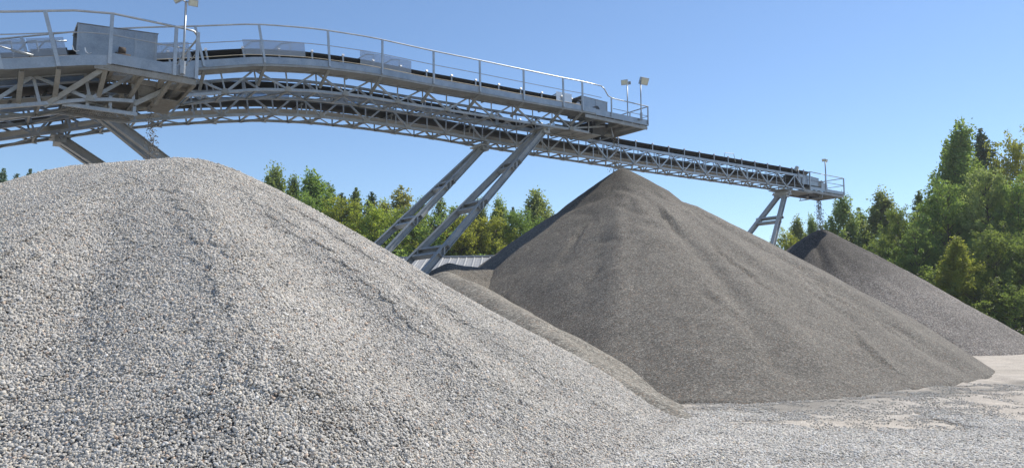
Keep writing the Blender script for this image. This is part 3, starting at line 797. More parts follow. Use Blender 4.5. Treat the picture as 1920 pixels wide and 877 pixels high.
# motor / gear box on the near side
b = MB(); bx(b, cB.sx(1122), cB.sx(1132), .45, .8, zBd + .05, zBd + .4); b.tube([W(cB.sx(1128), .25, zBd + .3), W(cB.sx(1128), .62, zBd + .3)], .16, 10); b.build('drive_motor', M['dark'], cB.root)
def chute(c, sa, sb, ua, ub, z1, z0, W, parent, mat='dark', k=.6):
    b = MB(); cs, cu = (sa + sb) / 2, (ua + ub) / 2; hs, hu = (sb - sa) / 2, (ub - ua) / 2
    b.hexa([W(cs - hs * k, cu - hu * k, z0), W(cs + hs * k, cu - hu * k, z0), W(cs + hs * k, cu + hu * k, z0), W(cs - hs * k, cu + hu * k, z0),
            W(sa, ua, z1), W(sb, ua, z1), W(sb, ub, z1), W(sa, ub, z1)])
    b.f = [f for i, f in enumerate(b.f) if i % 6 not in (0, 1)]
    o = b.build('discharge_chute', M[mat], parent); md = o.modifiers.new('thick', 'SOLIDIFY'); md.thickness = .02; return o
chute(cB, cB.sx(1138), cB.sx(1160) + .3, .95, 1.85, zBd - .04, zBd - .62, W, cB.root, 'dark', .7)
b = MB()
for i in range(4):
    a0 = cB.sx(1075) + i * .62
    b.hexa([W(a0, .9, zBd - .62 - .02 * i), W(a0 + .6, .9, zBd - .62 - .02 * i), W(a0 + .6, 2.0, zBd - .62 - .02 * i), W(a0, 2.0, zBd - .62 - .02 * i),
            W(a0, .9, zBd - .59 - .02 * i), W(a0 + .6, .9, zBd - .59 - .02 * i), W(a0 + .6, 2.0, zBd - .59 - .02 * i), W(a0, 2.0, zBd - .59 - .02 * i)])
b.build('spill_tray', M['galv_dirty'], cB.root)
for u in (.9, 1.98):
    member('strut', 'angle', M['galv'], cB.Q(cB.sx(1095), u, -.6), W(cB.sx(1160), u, zBd - .2), .08, .08, cB.root)
member('scraper_bar', 'angle', M['galv'], W(cB.sx(1176), .9, zBd - .62), W(cB.sx(1176), 2.35, zBd - .62), .07, .07, cB.root, side=dvec)
for u in (.9, 2.3): member('strut', 'angle', M['galv'], W(cB.sx(1176), u, zBd - .62), W(cB.sx(1172), u, zBd - .2), .05, .05, cB.root)

# conveyor C (far, no walkway) --------------------------------------
profC = [(0, 210), (100, 198), (233, 182), (348, 175), (498, 172), (600, 179), (700, 192), (835, 214), (912, 229.5), (1020, 249), (1200, 280.5), (1369, 308), (1481, 326.5)]
cC = Conv('belt_conveyor', 27.1, profC, 'farthest and longest open truss conveyor running behind the others to the far dark cone')
sC0, sC1 = cC.sx(-260), cC.sx(1505)
truss(cC, sC0, sC1, .05, 1.2, -.86, .04, .94, (M['galv'], M['galv_dirty']), .06)
fine = frange(sC0, sC1, .5)
cC.rect('belt_stringer', fine, .02, .08, .045, .10, M['galv_panel'])
cC.rect('belt_stringer', fine, 1.17, 1.23, .045, .10, M['galv_panel'])
cC.rect('spill_tray', fine, .12, 1.13, -.60, -.58, M['galv_dirty'])
belts(cC, sC0, cC.sx(1520), .63, .98, .25, 1.25, -.30, (M['galv'],), .18)
def c_plates():
    for ss in frange(sC0 + .94, sC1 - 2, 3.76):
        b = MB()
        for u in (.2, 1.05):
            b.hexa([cC.Q(ss - .02, u - .02, -.58), cC.Q(ss + .02, u - .02, -.58), cC.Q(ss + .02, u + .02, -.58), cC.Q(ss - .02, u + .02, -.58),
                    cC.Q(ss - .02, u - .02, -.27), cC.Q(ss + .02, u - .02, -.27), cC.Q(ss + .02, u + .02, -.27), cC.Q(ss - .02, u + .02, -.27)])
        b.tube([cC.Q(ss, .1, -.36), cC.Q(ss, 1.15, -.36)], .05, 8)
        b.build('return_roller', M['galv_dirty'], cC.root)
        # splice plates, in pairs of uprights
        member('post', 'angle', M['galv'], cC.Q(ss + .12, .05, -.77), cC.Q(ss + .12, .05, -.05), .06, .06, cC.root)
c_plates()
for ss in frange(sB0 + 1.1, sBtr - 2, 3.3):
    b = MB(); b.tube([cB.Q(ss, .92, .28), cB.Q(ss, 1.98, .28)], .05, 8); b.build('return_roller', M['galv_dirty'], cB.root)
for (xa, xb, u) in ((455, 560, 1.22), (640, 700, 1.22)):
    guard(cC, cC.sx(xa), cC.sx(xb), u, .1, .55, 2)
b = MB(); b.tube([cC.Q(cC.sx(1358), .0, .35), cC.Q(cC.sx(1360), .0, .62), cC.Q(cC.sx(1376), .0, .66), cC.Q(cC.sx(1379), .0, .2)], .018, 6); b.build('hook_bar', M['galv'], cC.root)
zCd = on_plane(27.1, 1530, 355).z
sCe = cC.sx(1580); sCs = cC.sx(1516)
pfC, W, bx = head_platform(cC, sCs, sCe, 1.9, zCd, None, None, (cC.sx(1528), cC.sx(1548), .25, 1.1), toe=.14)
rl = empty('handrail', Vector((0, 0, 0))); rl.parent = cC.root
zt = zCd + 1.07
for off_, r in ((0, .027), (-.5, .02)):
    nm = 'top_rail' if off_ == 0 else 'mid_rail'
    b = MB(); b.tube([W(sCs + .02, -.02, zt + off_), W(sCe - .02, -.02, zt + off_), W(sCe - .02, 1.88, zt + off_), W(sCs + .02, 1.88, zt + off_)], r, 8); b.build(nm, M['rail'], rl, True)
for s_, u in ((sCs + .03, -.02), (sCs + .9, 1.88), (sCe - .04, -.02), (sCe - .04, 1.88), (cC.sx(1546), -.02)):
    member('rail_post', 'box', M['rail'], W(s_, u, zCd), W(s_, u, zt), .07, .07, rl)
hopper_box(cC, cC.sx(1497), cC.sx(1536), .1, 1.15, zCd + .25, zCd + .86, zCd + .75, .6, W, cC.root)
b = MB(); b.tube([W(cC.sx(1540), .05, zCd + .42), W(cC.sx(1540), 1.2, zCd + .42)], .25, 16); b.build('head_pulley', M['galv_dirty'], cC.root, True)
b = MB(); bx(b, cC.sx(1538), cC.sx(1549), -.0, .35, zCd + .05, zCd + .5); b.build('drive_motor', M['galv'], cC.root)
chute(cC, cC.sx(1519), cC.sx(1545), .2, 1.15, zCd - .04, zCd - .42, W, cC.root, 'dark', .65)
member('scraper_bar', 'angle', M['galv'], W(cC.sx(1541), .1, zCd - .45), W(cC.sx(1541), 1.75, zCd - .45), .07, .07, cC.root, side=dvec)
for u in (.1, 1.7): member('strut', 'angle', M['galv'], W(cC.sx(1541), u, zCd - .45), W(cC.sx(1541), u, zCd - .2), .05, .05, cC.root)
b = MB()
for i in range(5):
    a0 = cC.sx(1470) + i * .62
    b.hexa([W(a0, .05, zCd - .30), W(a0 + .58, .05, zCd - .30), W(a0 + .58, 1.2, zCd - .30), W(a0, 1.2, zCd - .30), W(a0, .05, zCd - .25), W(a0 + .58, .05, zCd - .25), W(a0 + .58, 1.2, zCd - .25), W(a0, 1.2, zCd - .25)])
b.build('spill_tray', M['galv_dirty'], cC.root)

# conveyor A (near, left) --------------------------------------------
profA = [(0, 131), (60, 128.5), (120, 124.5), (190, 120.5), (260, 127.5), (363, 140)]
cA = Conv('belt_conveyor', 20.78, profA, 'nearest conveyor at the upper left with a big sheet metal housing and grated end platform')
sA0, sAp, sAe = cA.sx(-300), cA.sx(192), cA.sx(363)
truss(cA, sA0, cA.sx(250), .85, 2.05, -.72, .06, 1.1, (M['galv'], M['galv_dirty']), .075)
fine = frange(sA0, cA.sx(196), .55)
cA.rect('toe_board', fine, -.012, .0, 0, .26, M['galv_panel'])
cA.rect('walkway_deck', fine, .003, .82, .0, .03, M['galv_dirty'])
cA.rect('belt_stringer', fine, .90, .96, .10, .36, M['galv_panel'])
cA.rect('belt_stringer', fine, 1.94, 2.0, .10, .36, M['galv_panel'])
cA.rect('spill_tray', fine, .92, 1.98, -.50, -.48, M['galv_dirty'])
belts(cA, sA0, cA.sx(262), 1.45, .9, .55, 1.2, -.22, (M['galv'],))
zAd = cA.z(cA.sx(260))
W = lambda ss, u, z: dvec * ss + nvec * (cA.off + u) + UP * z
# grated platform: toe boards, bearers and real grating bars
pfA = empty('head_platform', Vector((0, 0, 0))); pfA.parent = cA.root
AW = 2.9
def bxA(b, sa, sb, ua, ub, za, zb): b.hexa([W(sa, ua, za), W(sb, ua, za), W(sb, ub, za), W(sa, ub, za), W(sa, ua, zb), W(sb, ua, zb), W(sb, ub, zb), W(sa, ub, zb)])
b = MB(); bxA(b, sAp, sAe, -.015, -.003, zAd - .02, zAd + .26); b.build('toe_board', M['galv_panel'], pfA)
b = MB(); bxA(b, sAe + .003, sAe + .015, -.015, AW, zAd - .02, zAd + .22); b.build('toe_board', M['galv_panel'], pfA)
for (u0_, u1_, a_, c_) in ((0, .8, sAp - .1, sAe), (2.1, AW, sAp - 1.2, sAe), (.82, 2.08, cA.sx(318), sAe)):
    b = MB(); s_ = a_ + .02
    while s_ < c_ - .01: bxA(b, s_, s_ + .008, u0_ + .01, u1_ - .01, zAd - .035, zAd); s_ += .042
    v_ = u0_ + .01
    while v_ < u1_: bxA(b, a_, c_, v_, v_ + .006, zAd - .02, zAd - .006); v_ += .11
    tag(b.build('grating', M['galv_dirty'], pfA), kind='stuff')
for (a_, u0_, u1_, zz) in ((cA.sx(318), .82, 2.08, .05), (cA.sx(335), 0.05, AW - .05, .08)):
    b = MB(); bxA(b, a_, sAe - .03, u0_, u1_, zAd - zz - .02, zAd - zz); b.build('deck_plate', M['galv_dirty'], pfA)
for u in (.04, .84, 2.06, AW - .06):
    member('deck_beam', 'channel', M['galv_dust'], W(sAp - .3, u, zAd - .13), W(sAe - .02, u, zAd - .13), .07, .15, pfA)
for s_ in (sAp + .1, cA.sx(250), cA.sx(300), cA.sx(335), sAe - .06):
    member('deck_beam', 'channel', M['galv_dust'], W(s_, .03, zAd - .16), W(s_, AW - .03, zAd - .16), .09, .12, pfA, side=dvec)
member('strut', 'channel', M['galv_dirty'], W(cA.sx(255), .9, zAd - .75), W(cA.sx(318), .9, zAd - .2), .09, .12, cA.root)
member('strut', 'channel', M['galv_dirty'], W(cA.sx(255), 2.0, zAd - .75), W(cA.sx(318), 2.0, zAd - .2), .09, .12, cA.root)
member('strut', 'channel', M['galv_dirty'], W(cA.sx(80), .9, cA.z(cA.sx(80)) - .75), W(cA.sx(190), .1, zAd - .1), .09, .12, cA.root)
for s_ in (cA.sx(28), cA.sx(98), cA.sx(188)):
    member('walkway_bracket', 'channel', M['galv_dust'], cA.Q(s_, .02, -.03), cA.Q(s_ - .15, .86, -.62), .11, .11, cA.root, side=dvec)
for s_ in (cA.sx(262), cA.sx(315)):
    member('walkway_bracket', 'channel', M['galv_dust'], W(s_, .02, zAd - .12), W(s_ - .2, 1.0, zAd - .62), .09, .09, cA.root, side=dvec)
# lower return-side plates and spill trays under the head
for i, (a_, b_, ua, ub, za, zb) in enumerate(((cA.sx(125), cA.sx(205), .95, 1.95, -.62, -.60), (cA.sx(205), cA.sx(262), .95, 1.95, -.66, -.64), (cA.sx(268), cA.sx(345), 1.0, 2.6, -.46, -.44))):
    b = MB(); bxA(b, a_, b_, ua, ub, zAd + za, zAd + zb); b.build('spill_tray', M['galv_dust'], cA.root)
b = MB(); s_ = cA.sx(118)
while s_ < cA.sx(262): bxA(b, s_, s_ + .012, .95, 1.95, zAd - .98, zAd - .94); s_ += .05
for v_ in (.95, 1.2, 1.45, 1.7, 1.93): bxA(b, cA.sx(118), cA.sx(262), v_, v_ + .02, zAd - .99, zAd - .97)
tag(b.build('grating', M['galv_dirty'], cA.root), kind='stuff')
chute(cA, cA.sx(262), cA.sx(300), 1.0, 1.9, zAd - .04, zAd - .55, W, cA.root, 'galv_dust', .75)
b = MB(); b.tube([W(cA.sx(268), .98, zAd + .55), W(cA.sx(268), 1.92, zAd + .55)], .26, 18); b.build('head_pulley', M['beltworn'], cA.root, True)
zh = lambda x_, y_: on_plane(cA.off + .9, x_, y_).z
def sxu(c, px, u): return on_plane(c.off + u, px, 200).dot(dvec)
hopper_box(cA, sxu(cA, 136, .88), sxu(cA, 289, .88), .88, 2.0, zh(200, 112), zh(136, 43), zh(289, 64), .72, W, cA.root)
b = MB(); za_ = zh(225, 100); s_ = sxu(cA, 222, .8)
b.tube([W(s_ - .08, .72, za_), W(s_ + .08, .72, za_)], .11, 10); bxA(b, s_ - .16, s_ + .2, .62, .84, za_ - .16, za_ - .08)
b.build('bearing_block', M['rust'], cA.root, True)
guard(cA, sxu(cA, -60, .88), sxu(cA, 60, .88), .88, .52, .98, 2); guard(cA, sxu(cA, 62, .88), sxu(cA, 131, .88), .88, .52, .98, 2)
cA.rect('belt_skirt', frange(sxu(cA, 66, .9), sxu(cA, 134, .9), .4), .93, .95, .45, .72, M['dark'])
b = MB(); s_ = sxu(cA, 112, 1.2); b.tube([cA.Q(s_ - .03, 1.2, .6), cA.Q(s_ + .02, 1.2, 1.15)], .045, 8); b.build('scraper_arm', M['dark'], cA.root)
b = MB(); b.tube([cA.Q(v, .78, .47) for v in frange(sA0, sxu(cA, 165, .8), .5)], .013, 6); b.build('pull_cord', M['cord'], cA.root)
b = MB(); b.tube([cA.Q(sxu(cA, 28, .6), .55, .62), cA.Q(sxu(cA, 66, .6), .55, .45)], .035, 8)
b.tube([cA.Q(sxu(cA, -20, .6), .55, .85), cA.Q(sxu(cA, 30, .6), .55, .61)], .018, 6); b.build('cable_tensioner', M['galv'], cA.root, True)
for xx in (128, 152):
    b = MB(); s_ = sxu(cA, xx, .3)
    b.tube([W(s_, .3, zAd + .36), W(s_ + .03, .28, zAd + .25), W(s_ + .09, .26, zAd + .21), W(s_ + .15, .25, zAd + .25)], .012, 6); b.build('cable_hook', M['bright'], cA.root)
# extra bracing, hangers and a cross conveyor frame under the head
for (xa, ua, za_, xb, ub, zb_) in ((118, .9, -.68, 150, 1.9, -.95), (150, 1.9, -.95, 205, .9, -.92), (205, .9, -.92, 262, 1.95, -.95), (262, .95, -.66, 318, .95, -.18), (300, 2.0, -.5, 340, 2.6, -.16)):
    member('strut', 'angle', M['galv_dust'], W(cA.sx(xa), ua, zAd + za_), W(cA.sx(xb), ub, zAd + zb_), .07, .07, cA.root)
for xx in (120, 165, 210, 258):
    for u in (.95, 1.92): member('hanger', 'flat', M['galv'], W(cA.sx(xx), u, zAd - .99), W(cA.sx(xx), u, zAd - .60), .3, .08, cA.root)
for u in (.93, 1.95): member('grating_frame', 'channel', M['galv'], W(cA.sx(116), u, zAd - 1.0), W(cA.sx(264), u, zAd - 1.0), .05, .09, cA.root)
for xx in (-60, -10, 50, 110, 165):
    s_ = cA.sx(xx); member('brace', 'angle', M['galv_dust'], cA.Q(s_, .9, -.66), cA.Q(s_ + .5, 2.0, .0), .06, .06, cA.root)
# rails of conveyor A
rl = empty('handrail', Vector((0, 0, 0))); rl.parent = cA.root
zr = on_plane(cA.off, 195, 23).z
pA = [cA.Q(v, -.03, 1.36) for v in frange(sA0, cA.sx(150), .5)]
pA += [W(cA.sx(195), -.03, zr), W(cA.sx(335), -.03, zr), W(cA.sx(352), -.03, zr - .02), W(sAe - .02, .03, zr - .14), W(sAe - .02, .25, zr - .16)]
b = MB(); b.tube(pA, .03, 8); b.build('top_rail', M['rail'], rl, True)
b = MB(); b.tube([W(sAe - .02, .25, zr - .16), W(sAe - .02, AW - .05, zr - .16)], .027, 8); b.build('top_rail', M['rail'], rl, True)
pM = [cA.Q(v, -.03, .82) for v in frange(sA0, cA.sx(160), .5)] + [W(cA.sx(195), -.03, zr - .55), W(sAe - .1, -.03, zr - .55), W(sAe - .02, .02, zr - .55), W(sAe - .02, AW - .05, zr - .55)]
b = MB(); b.tube(pM, .016, 8); b.build('mid_rail', M['rail'], rl, True)
for xx in (-80, -10, 98):
    s_ = cA.sx(xx); member('rail_post', 'flat', M['rail'], cA.Q(s_, -.035, .0), cA.Q(s_, -.035, 1.36), .35, .085, rl)
for xx in (194, 318, 360): member('rail_post', 'flat', M['rail'], W(cA.sx(xx), -.035, zAd - .05), W(cA.sx(xx), -.035, zr - .03), .35, .085, rl)
for u in (1.0, 2.0, AW - .06): member('rail_post', 'flat', M['rail'], W(sAe - .04, u, zAd - .02), W(sAe - .04, u, zr - .16), .35, .07, rl, side=dvec)
# far side rail of conveyor A
b = MB(); b.tube([cA.Q(v, 2.15, 1.25) for v in frange(sA0, cA.sx(150), .5)], .025, 8); b.build('top_rail', M['rail'], rl, True)

# ---------------------------------------------------------------- support frames
def support(c, uc, x_top, y_top, x_base, z_base, half_top, half_base, fr, label, w=.3, sgn=1):
    top = on_plane(c.off + uc, x_top, y_top); bs = on_plane(c.off + uc, x_base, 300)
    base = Vector((bs.x, bs.y, z_base))
    # keep the base under the line of the conveyor
    base = dvec * base.dot(dvec) + nvec * (c.off + uc) + UP * z_base
    root = empty('support_frame', Vector((base.x, base.y, z_base)), label, 'steel support', 'steel supports under the conveyors')
    ax = (top - base).normalized(); leg_pts = []
    for sg in (-1, 1):
        a = top + nvec * sg * half_top; e = base + nvec * sg * half_base; leg_pts.append((a, e))
        member('leg', 'ibeam', M['leg'], e, a, w, w, root, side=nvec)
    for t in fr:
        p = leg_pts[0][0].lerp(leg_pts[0][1], t); q_ = leg_pts[1][0].lerp(leg_pts[1][1], t); e = (q_ - p).normalized()
        for k in (-.2, .2):
            member('cross_beam', 'channel', M['leg'], p - e * .2 + ax * k, q_ + e * .2 + ax * k, .12, .20, root, side=ax * (1 if k < 0 else -1))
        for P0 in (p, q_):
            b = MB(); m4 = Matrix.Translation(P0) @ Matrix((dvec, nvec, UP)).transposed().to_4x4()
            b.box((-.025, -.17, -.15), (.025, .17, .15), m4)
            b.build('bolted_plate', M['leg'], root)
    b = MB(); m4 = Matrix.Translation(top) @ Matrix((dvec, nvec, UP)).transposed().to_4x4()
    b.box((-.28, -half_top - .3, .02), (.28, half_top + .3, .08), m4); b.box((-.16, -half_top - .2, -.16), (.16, half_top + .2, .017), m4)
    b.box((-.06, -.62, .083), (.06, .62, .22), m4)
    b.build('top_bracket', M['leg'], root)
    b = MB(); b.tube([top + nvec * (-half_top - .34), top + nvec * (half_top + .34)], .06, 10); b.build('hinge_pin', M['galv'], root)
    return root
def zl(c, u, x_, y_): return on_plane(c.off + u, x_, y_)
support(cB, 1.45, 1015, 246, 690, 1.75, .22, 1.45, (.22, .445, .68), 'steel leg pair leaning up to the middle conveyor just left of the central cone', .25)
support(cB, 1.45, 178, 205, 690, 1.75, .22, 1.1, (.6,), 'thick steel legs sloping down behind the crest of the pale pile, right hand pair', .28)
support(cC, .62, 902, 278, 600, 2.05, .20, 1.35, (.265, .49, .78), 'steel leg pair under the farthest conveyor, left of the taller leaning pair', .24)
support(cC, .62, 112, 262, 600, 2.05, .20, 1.1, (.6,), 'steel legs sloping down at the far left under the lowest truss', .27)
support(cC, .62, 1466, 366, 1310, .4, .22, 2.9, (.19, .6), 'steel A frame under the far end of the farthest conveyor', .24)
for c, u, xb, zb, lab in ((cB, 1.45, 690, 1.72, 'concrete footing block under the middle conveyor legs'), (cC, .62, 600, 2.02, 'concrete footing block under the farthest conveyor legs'), (cC, .62, 1310, .38, 'low concrete footing under the end support')):
    P = on_plane(c.off + u, xb, 300); b = MB(); m4 = Matrix.Translation(Vector((P.x, P.y, 0))) @ Matrix((dvec, nvec, UP)).transposed().to_4x4()
    b.box((-1.0, -3.3 if zb < 1 else -2.3, -.3), (1.0, 3.3 if zb < 1 else 2.3, zb), m4)
    o = b.build('concrete_footing', M['concrete']); tag(o, lab, 'footing')

# ---------------------------------------------------------------- floodlights
def flood(base, hgt, heads, label, r=.03, group='floodlight poles on the conveyor platforms'):
    t = empty('floodlight_pole', base, label, 'floodlight', group)
    b = MB(); b.tube([base, base + UP * hgt], r, 8); b.build('pole', M['galv'], t, True)
    b = MB(); b.box((base.x - .05, base.y - .05, base.z), (base.x + .05, base.y + .05, base.z + .35)); b.build('clamp', M['galv'], t)
    for (ang, tiltx, dx, dz, s) in heads:
        Mx = Matrix.Translation(base + UP * (hgt + dz) + dvec * dx) @ Euler((R(tiltx), 0, R(ang))).to_matrix().to_4x4()
        b = MB(); b.box((-.20 * s, -.05 * s, -.15 * s), (.20 * s, .05 * s, .15 * s), Mx)
        for i in range(5): b.box((-.17 * s + i * .08 * s, .05 * s, -.12 * s), (-.15 * s + i * .08 * s, .10 * s, .12 * s), Mx)
        h = b.build('lamp_head', M['galv'], t)
        b = MB(); b.box((-.17 * s, -.062 * s, -.12 * s), (.17 * s, -.052 * s, .12 * s), Mx); b.build('lamp_glass', M['lens'], h)
        b = MB(); b.tube([base + UP * (hgt - .02), base + UP * (hgt + dz * .5) + dvec * dx * .5, base + UP * (hgt + dz) + dvec * dx], .02, 6); b.build('bracket', M['galv'], h)
    return t
W = lambda c, ss, u, z: dvec * ss + nvec * (c.off + u) + UP * z
def ptop(c, u, x_, y_): return on_plane(c.off + u, x_, y_)
p = ptop(cA, -.1, 349, 3); flood(Vector((p.x, p.y, zAd)), p.z - zAd, [(-40, 35, -.22, .06, .85), (30, 20, .18, .0, .6)], 'tall thin floodlight pole cut by the top edge of the photo')
p = ptop(cB, 1.9, 1176, 156); flood(Vector((p.x, p.y, zBd)), p.z - zBd, [(-25, 10, -.18, .0, .85), (150, 0, .12, .02, .5)], 'shorter floodlight pole, left of the two on the middle conveyor')
p = ptop(cB, -.1, 1201, 152); flood(Vector((p.x, p.y, zBd + .1)), p.z - zBd - .1, [(30, 25, .22, .03, 1.15)], 'taller floodlight pole with one big lamp at the end of the middle conveyor')
p = ptop(cC, .0, 1547, 301); flood(Vector((p.x, p.y, zCd)), p.z - zCd, [(-30, 20, -.14, .0, .6), (40, 20, .14, .0, .6)], 'floodlight pole with two small lamps on the farthest platform', .04)
p = ptop(cC, 0.0, 1497, 318); flood(Vector((p.x, p.y, zCd + .45)), p.z - zCd - .45, [(60, 30, -.18, .04, 1.0)], 'short floodlight beside the belt just before the farthest platform', .03)

# ---------------------------------------------------------------- falling gravel
def stream(c, u, x_, y0, y1, n, spread, size, label, drift=.12):
    A = on_plane(c.off + u, x_, y0); B = on_plane(c.off + u, x_, y1)
    t = rng.random(n) ** .8; pos = np.zeros((n, 3))
    for i in range(n):
        q_ = A.lerp(B, t[i]) + dvec * (drift * t[i] ** .7)
        pos[i] = (q_.x + rng.normal(0, spread * (.5 + t[i])), q_.y + rng.normal(0, spread * (.5 + t[i])), q_.z)
    me = stones_mesh('falling_gravel', pos - pos.mean(0), size * rng.uniform(.6, 1.3, n), False, False, stone_cols(n) * .28)
    tag(link('falling_gravel', me, M['stone'], None, Vector(pos.mean(0))), label, 'falling gravel', kind='stuff')
stream(cA, 1.45, 279, 196, 300, 260, .07, .045, 'thin trickle of stones falling from the nearest conveyor onto the pale pile', .1)
stream(cB, 1.4, 1151, 240, 322, 420, .10, .05, 'short stream of gravel dropping onto the peak of the middle cone', .15)
stream(cC, .62, 1533, 364, 436, 800, .12, .06, 'long thin stream of stones falling onto the far dark cone', .35)

# ---------------------------------------------------------------- shed behind
def shed():
    y0, y1, x0, x1 = 54.0, 62.0, -15.0, -.6
    t = empty('shed', Vector((-8, 62, 0)), 'long low shed with a pale ribbed metal roof seen between the piles', 'shed')
    zr0, zr1 = 4.7, 6.55
    for side, (ya, yb) in enumerate(((y0 - .4, y1), (y1 + 8.4, y1 + .001))):
        n = 22; wd = (x1 - x0) / n
        for i in range(n):
            a = x0 + i * wd; b = MB()
            prof = [(0, 0), (.05, .05), (.12, .05), (.17, 0), (wd / 2 - .02, 0), (wd / 2, .02), (wd / 2 + .02, 0), (wd, 0)]
            for (px_, pz) in prof: 
                b.v += [Vector((a + px_, ya, zr0 - .1 + pz)), Vector((a + px_, yb, zr1 + pz + .25 * (a - x0) / (x1 - x0)))]
            b.f = [(2 * k, 2 * k + 2, 2 * k + 3, 2 * k + 1) for k in range(len(prof) - 1)]
            o = b.build('roof_panel', M['roof'], t)
    b = MB(); b.box((x0 + .3, y0, 0), (x1 - .3, y0 + .2, 4.5)); b.build('wall', M['wallp'], t)
    b = MB(); b.box((x0 + .3, y1 + 7.8, 0), (x1 - .3, y1 + 8, 4.5)); b.build('wall', M['wallp'], t)
    for xx in (x0 + .3, x1 - .5):
        b = MB(); b.box((xx, y0 + .2, 0), (xx + .2, y1 + 7.8, 4.5)); b.v += [Vector((xx, y0 + .2, 4.5)), Vector((xx, y1 + 7.8, 4.5)), Vector((xx, y1, 6.35)), Vector((xx + .2, y0 + .2, 4.5)), Vector((xx + .2, y1 + 7.8, 4.5)), Vector((xx + .2, y1, 6.35))]
        k = 8; b.f += [(k, k + 1, k + 2), (k + 3, k + 5, k + 4), (k, k + 2, k + 5, k + 3), (k + 1, k + 4, k + 5, k + 2)]; b.build('wall', M['wallp'], t)
    b = MB(); b.tube([(x0, y1, zr1 + .06), (x1, y1, zr1 + .31)], .12, 6); b.build('ridge_cap', M['roof'], t)
M['roof'] = steel('pale roof sheet', (.28, .28, .275), (.38, .38, .37), metal=.2, rough=.5, dirt=.3)
M['wallp'] = plain('shed wall', (.35, .35, .32), .8)
shed()

# ---------------------------------------------------------------- trees
def leaf_quads(C, size, tone, up=1.1, asp=.6):
    n = len(C)
    a = rng.normal(size=(n, 3)); a /= np.linalg.norm(a, axis=1)[:, None]
    nn = rng.normal(size=(n, 3)); nn[:, 2] += up; b = np.cross(a, nn); b /= np.linalg.norm(b, axis=1)[:, None] + 1e-9
    s = (size * rng.uniform(.6, 1.4, n))[:, None]
    bend = np.cross(a, b) * s * .18
    V = np.stack([C - a * s * .5, C + b * s * asp * .5 + bend, C + a * s * .5, C - b * s * asp * .5 + bend], 1).reshape(-1, 3)
    return V, np.arange(4 * n).reshape(n, 4), np.repeat(tone, 4)
def broadleaf(seed, H, Wd, nl, leaf=.30, shape='round', density=1.0, trunk_f=.18):
    g = np.random.default_rng(seed); rr = random.Random(seed)
    tb = MB(); hs = [0, H * .25, H * .5, H * .72, H * .93]
    wob = [Vector((rr.uniform(-.025, .025) * H * (i > 0), rr.uniform(-.025, .025) * H * (i > 0), z_)) for i, z_ in enumerate(hs)]
    tb.tube(wob, [H * .016, H * .012, H * .009, H * .005, H * .0015], 7)
    C = []; T = []; nb = 70; lobe = [rr.uniform(.6, 1.15) for _ in range(9)]
    ctr = lambda z0: Vector((np.interp(z0, hs, [v.x for v in wob]), np.interp(z0, hs, [v.y for v in wob]), z0))
    for i in range(nb):
        f = trunk_f + (1.0 - trunk_f) * ((i + rr.random()) / nb) ** .92
        if shape == 'round': wf = max(.10, math.sin(math.pi * min(.97, (f - trunk_f * .5) / (1.05 - trunk_f * .5)))) ** .75
        elif shape == 'birch': wf = (max(.04, 1 - ((f - .35) / .66) ** 1.6) if f > .35 else .6 + f)
        else: wf = max(.06, (1.04 - f)) ** .75
        an = i * 2.4 + rr.uniform(-.6, .6); L = Wd * .5 * wf * lobe[int(an * 1.43) % 9] * rr.uniform(.6, 1.15)
        rise = rr.uniform(.5, 1.1) if shape != 'cone' else rr.uniform(.3, .8)
        z0 = H * f; base = ctr(max(.05 * H, z0 - L * rise)); tip = ctr(z0) + Vector((math.cos(an) * L, math.sin(an) * L, 0))
        if shape == 'birch': tip.z -= L * .15
        mid = base.lerp(tip, .5) + Vector((0, 0, L * .05))
        tb.tube([base, mid, tip], [H * .0035 + .01, H * .002 + .008, .005], 5, False)
        cl = max(110, int(nl / nb * (.25 + 1.15 * wf)))
        nsub = 9; bt = g.uniform(-.12, .12)
        for s_ in range(nsub):
            q_ = rr.uniform(.45, 1.05)
            c = np.array(base.lerp(tip, q_)) + g.normal(0, (.055 if shape == 'round' else .036) * Wd * (1.2 - .5 * q_), 3) * np.array([1, 1, 1.2])
            m_ = max(4, int(cl / nsub * g.uniform(.4, 1.6))); rad = Wd * .045 * g.uniform(.5, 1.5)
            dd = g.normal(size=(m_, 3)); dd /= np.linalg.norm(dd, axis=1)[:, None]
            pts = c + dd * rad * (g.random(m_)[:, None] ** .5) * np.array([1.1, 1.1, 1.0 if shape != 'birch' else 1.7])
            if shape == 'birch': pts[:, 2] -= g.random(m_) ** 2 * .6
            C.append(pts); T.append(np.clip(.42 + bt + g.normal(0, .12) + g.normal(0, .13, m_), 0, 1))
    P = np.concatenate(C); top = np.percentile(P[:, 2], 99.8); P[:, 2] *= H / top
    V, Q, t = leaf_quads(P, leaf, np.concatenate(T))
    return np_mesh('crown', V, Q, False, {'tone': ('POINT', t)}), tb
